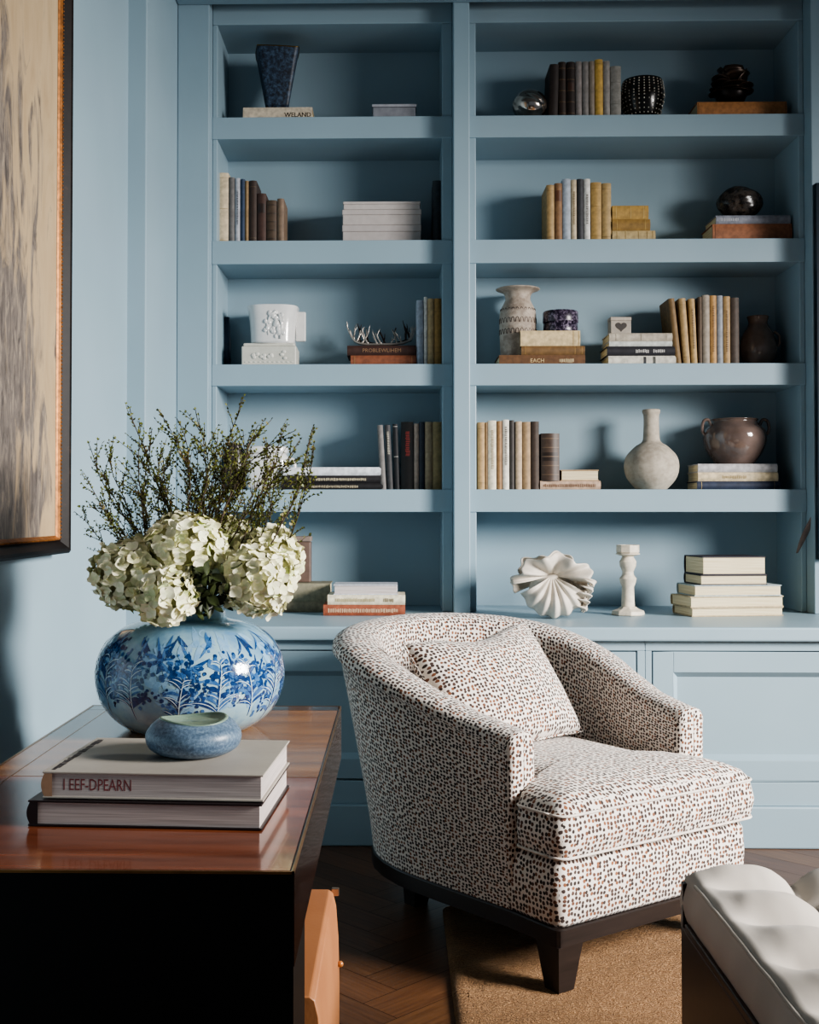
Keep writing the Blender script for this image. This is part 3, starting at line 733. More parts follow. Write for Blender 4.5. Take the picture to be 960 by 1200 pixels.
# bottle vase
D0 = 4.52; p = Vector((xat(763.5, D0, 530), D0, ZT[3])); k = px(1, D0); h = zat(480.5, D0, 763)-ZT[3]
pr = [(14*k, 0), (18*k, .004), (28*k, h*.14), (31.5*k, h*.28), (29*k, h*.42), (19*k, h*.54), (11*k, h*.6), (9.3*k, h*.68), (8.8*k, h*.85), (9*k, h*.93), (10.2*k, h*.97), (10*k, h), (7*k, h), (6.5*k, h*.9), (6.5*k, h*.7)]
n = NT('weathered_clay'); f = n.noise(9, 6, None, .6); g2 = n.noise(60, 4)
n.base(n.mix(.25, n.ramp(f, [(.3, '#8F8578'), (.5, '#B5AB9B'), (.7, '#C9C0B0')]), n.ramp(g2, [(.3, '#6B6055'), (.7, '#CFC6B8')]))); n.bump(g2, .3, .003); n.set(Roughness=.8)
tag(MB().lathe([(a.x, a.z) for a in spline([(a, 0, b) for a, b in pr], 70)], 48).build('bottle_vase', n.m, loc=p, smooth=True), 'weathered stone bottle vase with narrow neck on fourth shelf', 'vase')
# brown pot with loop handles
D0 = 4.56; p = Vector((xat(861, D0, 518), D0, ZPT)); k = px(1, D0); h = zat(491.5, D0, 861)-ZPT
pr = [(17*k, 0), (22*k, .004), (32*k, h*.3), (36*k, h*.55), (34.5*k, h*.75), (28*k, h*.88), (25.5*k, h*.95), (27*k, h), (24*k, h), (23*k, h*.9), (0, h*.5)]
t = thing('two_handled_pot', 'glossy brown round pot with two loop handles on pile of books', 'pot', p)
POTM = M('#6E5E57', .1, var=.3, scale=10, coat=.7)
MB().lathe([(a.x, a.z) for a in spline([(a, 0, b) for a, b in pr], 50)], 56).build('pot_body', POTM, t, smooth=True)
for s in (-1, 1):
    pts = spline([(s*27*k, -.012, h*.8), (s*31*k, -.014, h*.98), (s*37*k, -.015, h*.95), (s*38.5*k, -.014, h*.75), (s*34*k, -.012, h*.62)], 16)
    MB().tube(pts, .0062, 8).build('handle', POTM, t, smooth=True)
# clam shell sculpture
D0 = 4.19; p = Vector((xat(646, D0, 690), D0, ZCT)); k = px(1, D0)
t = thing('shell_sculpture', 'creamy white ruffled clam shell sculpture on the ledge', 'ornament', p)
SHM = M('#D2C9BC', .55, var=.1, scale=25)
mb = MB()
def front(a, b):
    ph = (a-.5)*2*1.25; rdg = .5+.5*math.cos(ph*15); b1 = b**.85
    r = (47+2.5*rdg*b)*k*b1
    x = math.sin(ph)*r*(.86-.06*b); z = 50*k-math.cos(ph*.92)*r*1.02
    bul = (30*math.sin(PI*min(1, b*.78+.02))+5.5*rdg*min(1, b*3)*(1-.3*b))*k
    return (x, -6*k-bul*(.55+.45*math.cos(ph)), z)
mb.grid(front, 170, 26)
def lip(a, b):      # ruffled upper lip
    ph = (a-.5)*2*1.75; rf = math.sin(ph*7.5+.6); rf2 = math.sin(ph*17)
    r = (5+33*b+3.5*b*rf+1.5*b*rf2)*k
    return (math.sin(ph)*r*1.22, (-10-20*math.sin(b*PI*.62)+7*b*rf)*k, 49*k+math.cos(ph)*r*(.72 if math.cos(ph) > 0 else .45)-5*k*b*abs(math.sin(ph)))
mb.grid(lip, 150, 14)
def rear(a, b):
    ph = (a-.5)*2*2.0; rf = math.sin(ph*6.2); r = (10+29*b+3*b*rf+2*b*math.sin(ph*15))*k
    return (math.sin(ph)*r*1.12, (4+12*math.sin(b*PI*.8)-16*b**2.2+7*b*rf)*k, 43*k+math.cos(ph)*r*.86)
mb.grid(rear, 150, 14)
for q in range(5):  # frills down the right side
    def frill(a, b, q=q):
        rf = math.sin(a*16+q); z0_ = (8+q*8)*k
        return ((24+q*2.2+12*math.sin(b*PI*.6)+2*rf*b)*k, (-30+34*a-2*q)*k, z0_+(7*(1-b)+2.5*rf*b)*k)
    mb.grid(frill, 40, 6)
zmin = min(v[2] for v in mb.v); zmax = max(v[2] for v in mb.v)
mb.map(lambda v: Vector((v.x, v.y, .002+(v.z-zmin)*76*k/(zmax-zmin))))
ob = mb.build('shell_valves', SHM, t, smooth=True, recalc=False); sdm = ob.modifiers.new('s', 'SOLIDIFY'); sdm.thickness = .004; sdm.offset = 0
MB().sphere((2*k, 2*k, 29*k), 28*k, 24, 14, (1.0, .7, 1.0)).build('shell_core', SHM, t, smooth=True)
mb = MB(); rr = random.Random(4)
for i in range(26):
    a = rr.uniform(-.35, 1.1); q = 37*k; mb.sphere((math.cos(a)*q, -10*k+rr.uniform(-8, 8)*k, 34*k+math.sin(a-.5)*q*.8), rr.uniform(2.5, 5)*k, 7, 5)
mb.build('crusted_growth', SHM, t, smooth=True)
# candlestick
D0 = 4.27; p = Vector((xat(736, D0, 680), D0, ZCT)); k = px(1, D0); h = zat(638.5, D0, 736)-ZCT
CNM = M('#D6CCBA', .6, var=.14, scale=50)
t = thing('candlestick', 'chipped cream turned wooden candlestick on the ledge', 'candlestick', p)
MB().lathe([(19*k, 0), (19.5*k, .004), (18.5*k, h*.06), (12*k, h*.09), (9*k, h*.12)], 8, ).build('base', CNM, t, bevel=.002)
pr = [(8*k, h*.1), (7.5*k, h*.25), (7*k, h*.4), (9*k, h*.46), (10*k, h*.52), (7*k, h*.57), (6.5*k, h*.62), (9.5*k, h*.7), (10*k, h*.76), (7*k, h*.82), (6.5*k, h*.84), (14*k, h*.865), (14*k, h*.88), (0, h*.88)]
MB().lathe(pr, 16).build('stem', CNM, t, angle=.5)
MB().lathe([(12.5*k, h*.881), (13.5*k, h*.9), (13.5*k, h), (11*k, h), (10*k, h*.93), (0, h*.92)], 8).build('candle_cup', CNM, t, bevel=.0012)
# panel at right edge and slim blade
x0 = onY(957.6, 430, DP-.03).x; z0, z1 = zat(656, DP-.03, 955), zat(214, DP-.03, 955)
t = thing('wall_panel', 'tall dark framed panel hanging at the right edge', 'picture', (x0+.2, DP, z0))
MB().box(-.2, .2, -.03, -.001, 0, z1-z0).build('panel_frame', M('#10222E', .3), t, bevel=.003)
MB().add([(-.185, -.0305, .015), (.185, -.0305, .015), (.185, -.0305, z1-z0-.015), (-.185, -.0305, z1-z0-.015)], [(0, 1, 2, 3)]).build('panel_face', M('#0C1B2A', .15), t, recalc=False)
a, b = onY(953, 603, DS-.045), onY(934, 648, DS-.02)
ax = (b-a)
mb = MB()  # thin brown tapered sliver set against the right upright
def g(u, v):
    c = a+ax*v; wd = .03*math.sin(PI*min(1, .08+v*.86))*(u-.5)
    return c+Vector((wd*.9, -.003*math.cos((u-.5)*3), wd*.45))
mb.grid(g, 6, 14)
o = mb.map(lambda v: v-a).build('streak', M('#7E6E68', .7), loc=a, smooth=True, recalc=False); sdm = o.modifiers.new('s', 'SOLIDIFY'); sdm.thickness = .002
tag(o, 'slim brown feather-shaped sliver on the right-hand upright of the bookcase', 'ornament')

# ------------------------------------------------------------------ painting on left wall
Xc = XW+.028
pr_ = onX(82, 640, XW+.05); Yr = pr_.y; Zb = onX(81, 648, XW+.05).z
t = thing('framed_painting', 'large abstract beige and grey painting in black and gold frame', 'painting', (XW, Yr-.6, Zb))
Y0, Y1, Z0, Z1 = -.75, .6, 0, 1.95   # local
def ring(mb, o0, o1, h0, h1):       # mitred frame ring from outer inset o0 to o1; heights over wall
    A = [(Y0+o0, Z0+o0), (Y1-o0, Z0+o0), (Y1-o0, Z1-o0), (Y0+o0, Z1-o0)]; B = [(Y0+o1, Z0+o1), (Y1-o1, Z0+o1), (Y1-o1, Z1-o1), (Y0+o1, Z1-o1)]
    mb.add([(h0, y, z) for y, z in A]+[(h1, y, z) for y, z in B], [(k, (k+1) % 4, 4+(k+1) % 4, 4+k) for k in range(4)])
mb = MB()
for o0, o1, h0, h1 in ((0, 0, .001, .048), (0, .006, .048, .054), (.006, .013, .054, .051), (.013, .03, .051, .034), (.03, .033, .034, .036)): ring(mb, o0, o1, h0, h1)
n = NT('worn_black_frame'); f = n.noise(30, 6, None, .7); n.base(n.ramp(f, [(.4, '#0F0B0A'), (.62, '#1C1411'), (.74, '#4A3220')])); n.set(Roughness=.5, Specular_IOR_Level=.2)
mb.build('frame', n.m, t)
mb = MB()
for o0, o1, h0, h1 in ((.033, .036, .035, .036), (.036, .040, .036, .030), (.040, .044, .030, .026)): ring(mb, o0, o1, h0, h1)
for i in range(200): mb.sphere((.0365, Y1-.0345, Z0+.04+i*.0095), .0026, 6, 4)
for i in range(130): mb.sphere((.0365, Y0+.04+i*.0095, Z0+.0345), .0026, 6, 4)
mb.build('gilt_liner', M('#8A5A2E', .45, .6, var=.3, scale=90), t)
n = NT('abstract_canvas')
v1 = n.coord('Object', (1, 7.0, 2.0)); v2 = n.coord('Object', (1, 26, 7.0))
def dn(sc_, vec, dist, rough):
    q = n.add('ShaderNodeTexNoise', Scale=sc_, Detail=8.0, Roughness=rough, Distortion=dist); n.link(vec, q.inputs['Vector']); return q.outputs['Fac']
a1 = dn(1.6, v1, 1.2, .62); a2 = dn(1.8, v2, .8, .7)
sepn = n.add('ShaderNodeSeparateXYZ'); n.link(n.coord('Object'), sepn.inputs[0])
grad = n.add('ShaderNodeMapRange'); n.link(sepn.outputs['Y'], grad.inputs[0]); grad.inputs[1].default_value = .05; grad.inputs[2].default_value = .52; grad.inputs[3].default_value = .17; grad.inputs[4].default_value = -.10
ad = n.add('ShaderNodeMath', operation='ADD'); n.link(a1, ad.inputs[0]); n.link(grad.outputs[0], ad.inputs[1])
gz = n.add('ShaderNodeMapRange'); n.link(sepn.outputs['Z'], gz.inputs[0]); gz.inputs[1].default_value = .1; gz.inputs[2].default_value = 1.2; gz.inputs[3].default_value = .07; gz.inputs[4].default_value = -.09
ad2 = n.add('ShaderNodeMath', operation='ADD'); n.link(ad.outputs[0], ad2.inputs[0]); n.link(gz.outputs[0], ad2.inputs[1])
smear = n.ramp(ad2.outputs[0], [(.45, (0, 0, 0, 1)), (.57, (1, 1, 1, 1))])
bgc = n.ramp(a1, [(.3, '#A68F70'), (.7, '#BEA988')]); smc = n.ramp(a2, [(.3, '#37322F'), (.5, '#6C635C'), (.72, '#A09280')])
n.base(n.mix(smear, bgc, smc)); n.bump(a2, .2, .003); n.set(Roughness=.55)
MB().add([(.025, Y0+.042, Z0+.042), (.025, Y1-.042, Z0+.042), (.025, Y1-.042, Z1-.042), (.025, Y0+.042, Z1-.042)], [(0, 1, 2, 3)]).build('canvas', n.m, t, recalc=False)

# ------------------------------------------------------------------ console table
ZTB = .64
c1 = onZ(345, 1022, ZTB); c2 = onZ(400, 828, ZTB); c3 = onZ(109, 826, ZTB)
TX1 = (c1.x+c2.x)/2; TX0 = c3.x; TY0 = c1.y; TY1 = (c2.y+c3.y)/2
print('TABLE', TX0, TX1, TY0, TY1, 'wall', XW, XJ)
t = thing('console_table', 'low glossy reddish brown lacquered table with solid black end', 'table', ((TX0+TX1)/2, (TY0+TY1)/2, 0))
off = Vector(t.location)
def lac(name, a, b, sc, rough=.1):
    n = NT(name); v = n.coord('Object', sc); f = n.noise(1.6, 7, v, .6); n.base(n.ramp(f, [(.3, a), (.7, b)]))
    n.bump(n.noise(6, 3), .012, .01)
    return n.set(Roughness=rough, Coat_Weight=.25, Coat_Roughness=.04)
LAC1 = lac('lacquer_red_brown', '#5E2E1C', '#945438', (2, 22, 22), .16); LAC2 = lac('lacquer_amber_brown', '#6A3C16', '#A36B32', (2, 16, 16), .18)
LACS = lac('lacquer_side', '#24150F', '#3A2219', (20, 2, 20), .14)
EB = lac('black_lacquer', '#040303', '#070505', (3, 3, 3), .45); EB.node_tree.nodes['Principled BSDF'].inputs['Coat Weight'].default_value = 0; EB.node_tree.nodes['Principled BSDF'].inputs['Specular IOR Level'].default_value = .25
def tp(mb, name, mat, **kw): return mb.map(lambda v: v-off).build(name, mat, t, **kw)
yx = onZ(345, 911, ZTB).y; e = .006
mb = MB(); mb.box(TX0, TX1, TY0+.002, TY1, ZTB-.115, ZTB-.003); tp(mb, 'top_slab', LACS)
mb = MB().box(TX0+e, TX1-e, TY0+e, yx-.001, ZTB-.003, ZTB); mb.cur = 1; mb.box(TX0+e, TX1-e, yx+.001, TY1-.06, ZTB-.003, ZTB); mb.cur = 2; mb.box(TX0+e, TX1-e, TY1-.058, TY1-e, ZTB-.003, ZTB)
tp(mb, 'veneer_top', [LAC1, LAC2, LACS])
mb = MB().box(TX0, TX0+e-.0005, TY0, TY1, ZTB-.003, ZTB+.0004).box(TX1-.003, TX1, TY0, TY1, ZTB-.003, ZTB+.0004).box(TX0, TX1, TY0, TY0+.003, ZTB-.003, ZTB+.0004).box(TX0, TX1, TY1-.003, TY1, ZTB-.003, ZTB+.0004).box(TX0+.05, TX1-e, yx-.0012, yx+.0012, ZTB-.002, ZTB+.0003).box(TX0+.048, TX0+.05, TY0, TY1-.03, ZTB-.002, ZTB+.0003)
tp(mb, 'brass_edging', M('#9A6E42', .3, .9))
yp = TY0+.18
tp(MB().box(TX0+.001, TX1-.0012, TY0+.002, yp, 0, ZTB-.1155), 'end_panel', EB)
tp(MB().box(TX0+.001, TX1-.001, TY0, TY0+.0018, .0, ZTB-.0035), 'front_panel', EB)
tp(MB().box(TX0+.02, TX0+.3, TY1-.1, TY1-.02, 0, ZTB-.1155), 'rear_leg', EB)
# tan leather box tucked by the table
zl = .36
pa = onZ(369, 1042, zl); pb = onZ(388, 1042, zl)
Xa, Xb = pa.x-.2, pb.x; Yb = pb.y; Xr = onY(398, 1100, Yb).x
n = NT('tan_leather'); f = n.noise(120, 5); g2 = n.noise(4, 3); n.base(n.ramp(g2, [(.3, '#9C6540'), (.7, '#B27A51')])); n.bump(f, .12, .002); LEA = n.set(Roughness=.42)
t = thing('leather_stool', 'tan leather box stool tucked under the right side of the table', 'stool', ((Xa+Xb)/2, Yb-.25, 0)); off2 = Vector(t.location)
prof = [(Xa, .03), (Xa, zl-.005), (Xa+.005, zl), (Xb-.004, zl), (Xb+.004, zl-.006), (Xb+(Xr-Xb)*.6, zl-.03), (Xr-.002, zl-.09), (Xr, zl-.18), (Xr-.001, .03)]
vs = [(x, Yb, z) for x, z in prof]+[(x, Yb-.5, z) for x, z in prof]; m = len(prof)
mb = MB().add(vs, [(k, (k+1) % m, m+(k+1) % m, m+k) for k in range(m)]+[tuple(range(m)), tuple(range(m, 2*m))])
mb.map(lambda v: v-off2).build('leather_body', LEA, t, angle=.6, bevel=.002)
mb = MB().box(Xa+.02, Xa+.06, Yb-.06, Yb-.02, 0, .03).box(Xb-.06, Xb-.02, Yb-.06, Yb-.02, 0, .03).box(Xa+.02, Xa+.06, Yb-.48, Yb-.44, 0, .03).box(Xb-.06, Xb-.02, Yb-.48, Yb-.44, 0, .03)
mb.map(lambda v: v-off2).build('feet', BLACKWOOD, t)
MB().box(Xb+.001, Xr-.001, Yb-.004, Yb+.006, zl-.012, zl+.002).map(lambda v: v-off2).build('metal_clip', M('#B9A08A', .25, .9), t, bevel=.001)
MB().sphere((Xr+.003, Yb-.03, zl-.13), .006, 10, 6).map(lambda v: v-off2).build('stud', M('#B97B4A', .3, .2), t, smooth=True)

# big books on the table
fr = onZ(308, 972, ZTB); fl = onZ(28, 972, ZTB); zt1 = onY(200, 940, fr.y).z; zt2 = onY(200, 905.5, fr.y+.01).z
def big_book(label, xl, xr, yf, z0, z1, dep, rz, cover, spinecol, pg):
    W = xr-xl; H = z1-z0-.0006
    t = thing('coffee_table_book', label, 'book', ((xl+xr)/2, yf, z0), rz, 'large books on the table')
    b = .0028
    MB().box(-W/2, W/2, 0, dep, 0, b).box(-W/2, W/2, 0, dep, H-b, H).build('cover_boards', cover, t, bevel=.0008)
    mb = MB()
    def g(a, c):
        z = c*H; bul = .006*math.sin(PI*c); return (-W/2-bul+.004, .0005+a*(dep-.001), z)
    mb.grid(g, 1, 10); mb.grid(lambda a, c: (-W/2-.006*math.sin(PI*c)+.004+a*(.010+.006*math.sin(PI*c)), .0004, c*H), 1, 10)
    mb.build('spine', spinecol, t, smooth=False, recalc=False)
    MB().box(-W/2+.012, W/2-.004, .004, dep-.005, b, H-b).build('pages', pg, t)
    return t, W, H
RZ = -.055
n = NT('dark_cover'); n.base('#241A1C'); DKC = n.set(Roughness=.4)
tb, W, H = big_book('dark-covered large book at the bottom of the table pile', fl.x, fr.x, fr.y, ZTB+.0005, zt1, .26, RZ, DKC, DKC, PG_W)
n = NT('printed_jacket')
co = n.coord('Object'); f1 = n.noise(7, 6, co, .65); gm = n.add('ShaderNodeTexGradient', gradient_type='SPHERICAL')
mp = n.add('ShaderNodeMapping'); mp.inputs['Location'].default_value = (.02/.09+.35, -.14/.05, 0); mp.inputs['Scale'].default_value = (9, 16, 0.001); n.link(co, mp.inputs[0])
mp.inputs['Location'].default_value = (.4, -2.3, 0); n.link(mp.outputs[0], gm.inputs[0])
mm = n.add('ShaderNodeMath', operation='MULTIPLY'); n.link(gm.outputs[1], mm.inputs[0]); n.link(f1, mm.inputs[1])
smr = n.ramp(mm.outputs[0], [(.10, (0, 0, 0, 1)), (.28, (.85, .85, .85, 1))])
n.base(n.mix(smr, n.ramp(f1, [(.3, '#A9A197'), (.7, '#BDB5A9')]), '#4A4648')); JACK = n.set(Roughness=.5)
xl2 = onZ(44, 940, zt1).x
xl2 = onZ(44, 940, zt1).x
_c = Vector(((xl2+fr.x+.001)/2, fr.y+.008, 0)); _p = onZ(150, 887, zt2)-_c; _q = Matrix.Rotation(-RZ, 3, 'Z') @ Vector((_p.x, _p.y, 0))
mp.inputs['Location'].default_value = (-_q.x*11, -_q.y*26, 0); mp.inputs['Scale'].default_value = (11, 26, .001)
tb2, W2, H2 = big_book('large pale book with red lettering, on top of the dark-covered book', xl2, fr.x+.001, fr.y+.008, zt1+.0005, zt2, .25, RZ, JACK, M('#B08C70', .6), PG_W)
text_part('I EEF-DPEARN', H2*.62, M('#8A4A4C', .6), tb2, lambda c: Vector((-W2/2+.028+c.x*.70, .00385-c.z*.5, H2*.30+c.y)), 'title_lettering')
mb = MB(); rr = random.Random(2); y = .012
while y < .235:
    l = rr.uniform(.004, .012); mb.box(-W2/2+.006+rr.uniform(0, .003), -W2/2+.014+rr.uniform(0, .004), y, y+l, H2, H2+.0003); y += l+rr.uniform(.001, .004)
mb.build('cover_lettering', M('#332A2C', .6), tb2)

# small bowl
zb = zt2; pf = onZ(227, 892, zb); rB = px(56, pf.y+.05)
pb_ = Vector((onY(227, 870, pf.y+.055).x, pf.y+.055, zb))
k = rB/56
n = NT('speckled_glaze'); f = n.noise(220, 4, None, .7); sepn = n.add('ShaderNodeSeparateXYZ'); n.link(n.coord('Object'), sepn.inputs[0])
bn = n.noise(9, 4, n.coord('Object', (.3, .3, 8)))
c1_ = n.ramp(f, [(.38, '#2E3E50'), (.52, '#5A7088'), (.66, '#8A9EB0')]); c2_ = n.ramp(bn, [(.35, '#4A6078'), (.65, '#7E95A8')])
n.base(n.mix(.5, c1_, c2_)); n.bump(f, .15, .002); n.set(Roughness=.35)
h = .052
pr = [(30*k, 0), (40*k, .002), (52*k, h*.22), (56*k, h*.48), (54*k, h*.7), (46*k, h*.9), (40*k, h), (36*k, h), (38*k, h*.88), (44*k, h*.6), (36*k, h*.25), (0, h*.18)]
t = thing('small_bowl', 'small speckled blue-grey stoneware bowl on the pale book', 'bowl', pb_)
MB().lathe([(a.x, a.z) for a in spline([(a, 0, b) for a, b in pr], 60)], 56, warp=None).map(lambda v: Vector((v.x, v.y, v.z*(1+.05*math.sin(math.atan2(v.y, v.x)*2+.5)*(v.z > h*.8))))).build('bowl_body', n.m, t, smooth=True)
mb = MB().lathe([(38.5*k, h*.97), (40.5*k, h*1.0), (39*k, h*1.035), (36*k, h*1.03), (35.5*k, h*.97)], 48).map(lambda v: Vector((v.x, v.y, v.z+.003*math.sin(math.atan2(v.y, v.x)*2+.5))))
mb.build('unglazed_rim', M('#7E9484', .4), t, smooth=True)

# ------------------------------------------------------------------ blue and white vase
VD = 2.42
VX = xat(223.5, VD, 790); s = px(1, VD)
hv = zat(709, VD, 223)-ZTB
pr = [(62, 0), (70, 1), (90, 18), (104, 42), (109.5, 72), (107, 98), (97, 122), (80, 140), (62, 149), (46, 153), (41, 156), (40.5, 164), (43, 172), (39, 172), (36, 164), (36, 155), (60, 143), (88, 120), (98, 90), (90, 40), (60, 8), (0, 6)]
zk = hv/172
prof = [(a.x, a.z) for a in spline([(a*s, 0, b*zk) for a, b in pr], 110)]
vz_ = thing('ginger_jar_vase', 'round blue and white floral vase holding hydrangeas', 'vase', (VX, VD, ZTB))
n = NT('celadon_glaze'); f = n.noise(7, 5, None, .6); f2 = n.noise(22, 5, None, .6)
c = n.ramp(f, [(.35, '#658DAA'), (.5, '#8AAEC0'), (.65, '#A2C2CA')])
n.base(n.mix(n.ramp(f2, [(.52, (0, 0, 0, 1)), (.7, (.55, .55, .55, 1))]), c, '#4F7FAE')); GLZ = n.set(Roughness=.12, Coat_Weight=.6, Coat_Roughness=.04)
def bluepaint(name, a, b):
    n = NT(name); f = n.noise(60, 4, None, .6); n.base(n.ramp(f, [(.3, a), (.7, b)])); return n.set(Roughness=.12, Coat_Weight=.6, Coat_Roughness=.04)
BL1 = bluepaint('cobalt_dark', '#0F2750', '#234A80'); BL2 = bluepaint('cobalt_mid', '#28538C', '#5480AC'); BL3 = bluepaint('white_line', '#B9D0DA', '#D2E2E6'); BL4 = bluepaint('pale_wash', '#6F9CC2', '#92B6CE')
mb = MB().lathe(prof, 96)
outs = [(a.x, a.z) for a in spline([(a*s, 0, b*zk) for a, b in pr[:11]], 120)]
zs_ = [q[1] for q in outs]
def vsurf(th, z, o=.0006):      # th: angle from the camera-facing side, z height (0..1 of body)
    zz_ = z*153*zk
    for i in range(1, len(outs)):
        if outs[i][1] >= zz_: break
    (r0, z0), (r1, z1) = outs[i-1], outs[i]; q = (zz_-z0)/max(1e-9, z1-z0); r = r0+(r1-r0)*q
    return (math.sin(th)*(r+o), -math.cos(th)*(r+o), zz_+o*.3)
RV = 109*s; HB = 153*zk
def stroke(pts, wd, mat, o=.0006):      # pts in (arc metres, height metres)
    mb.cur = mat; n_ = len(pts); P = [Vector((a, b)) for a, b in pts]; L = []; Rr = []
    for i, q in enumerate(P):
        tdir = (P[min(i+1, n_-1)]-P[max(0, i-1)]); tdir.normalize(); nn = Vector((-tdir.y, tdir.x)); w_ = wd*math.sin(PI*(.06+.9*i/(n_-1)))
        L.append(q+nn*w_); Rr.append(q-nn*w_)
    vs = [vsurf(q.x/RV, min(.985, max(.02, q.y/HB)), o) for q in L+Rr]
    mb.add(vs, [(i, i+1, n_+i+1, n_+i) for i in range(n_-1)])
def blob(c, r, mat, o=.0007):
    mb.cur = mat; vs = [vsurf((c[0]+r*math.cos(2*PI*i/9)*rr.uniform(.8, 1.2))/RV, min(.985, max(.02, (c[1]+r*math.sin(2*PI*i/9)*rr.uniform(.8, 1.2))/HB)), o) for i in range(9)]
    mb.add(vs, [tuple(range(9))])
rr = random.Random(21)
def arc_pts(p, ang, L, curl, n_=9):
    pts = [p]; a = ang
    for i in range(n_): a += curl/n_; pts.append((pts[-1][0]+math.cos(a)*L/n_, pts[-1][1]+math.sin(a)*L/n_))
    return pts
def plant(x, y, H_, dens=1):
    tr = arc_pts((x, y), PI/2+rr.uniform(-.15, .15), H_, rr.uniform(-.3, .3)); stroke(tr, .0028, 1)
    for i in range(2, 10):
        for sd in (-1, 1):
            a = PI/2-sd*rr.uniform(.35, .8); L = H_*rr.uniform(.25, .5)*(1.15-i*.07)
            lf = arc_pts(tr[i], a, L, -sd*rr.uniform(.6, 1.5)); stroke(lf, rr.uniform(.002, .0055), rr.choice((1, 1, 2, 2)), .0007)
            if rr.random() < .4: stroke(lf, .0008, 3, .0010)
            if rr.random() < .75:
                c = lf[-1]
                for q in range(rr.randint(4, 9)): blob((c[0]+rr.gauss(0, .009), c[1]+rr.gauss(0, .009)), rr.uniform(.0022, .0045), rr.choice((1, 1, 2)), .0009)
    stroke([(a+.0022, b) for a, b in tr], .0009, 3, .0012)
for i in range(60):      # pale washes under the drawing
    c = (rr.uniform(-PI, PI)*RV, HB*rr.uniform(.15, .85))
    for q in range(5): stroke(arc_pts((c[0]+rr.gauss(0, .008), c[1]+rr.gauss(0, .008)), rr.uniform(0, 6.28), rr.uniform(.015, .04), rr.uniform(-1, 1)), rr.uniform(.003, .008), 4, .0004)
for i in range(15):
    x = (i-7)*RV*2*PI/15
    plant(x+rr.uniform(-.01, .01), HB*rr.uniform(.06, .2), HB*rr.uniform(.42, .6))
for i in range(17):
    x = (i-8.5)*RV*2*PI/17
    c = (x+rr.uniform(-.015, .015), HB*rr.uniform(.52, .78))
    for q in range(30): blob((c[0]+rr.gauss(0, .016), c[1]+rr.gauss(0, .013)), rr.uniform(.0022, .005), rr.choice((1, 1, 2)), .0009)
    for q in range(8): stroke(arc_pts(c, rr.uniform(0, 2*PI), rr.uniform(.02, .05), rr.uniform(-1, 1)), rr.uniform(.002, .005), rr.choice((1, 2)))
for i in range(16):      # leaves hanging from the shoulder
    x = i*RV*2*PI/16+rr.uniform(-.01, .01); x = x-RV*PI
    for q in range(4): stroke(arc_pts((x+rr.uniform(-.008, .008), HB*rr.uniform(.86, .93)), -PI/2+rr.uniform(-.8, .8), rr.uniform(.02, .05), rr.uniform(-1, 1)), rr.uniform(.002, .005), rr.choice((1, 2)))
mb.build('vase_body', [GLZ, BL1, BL2, BL3, BL4], vz_, smooth=True, recalc=False)

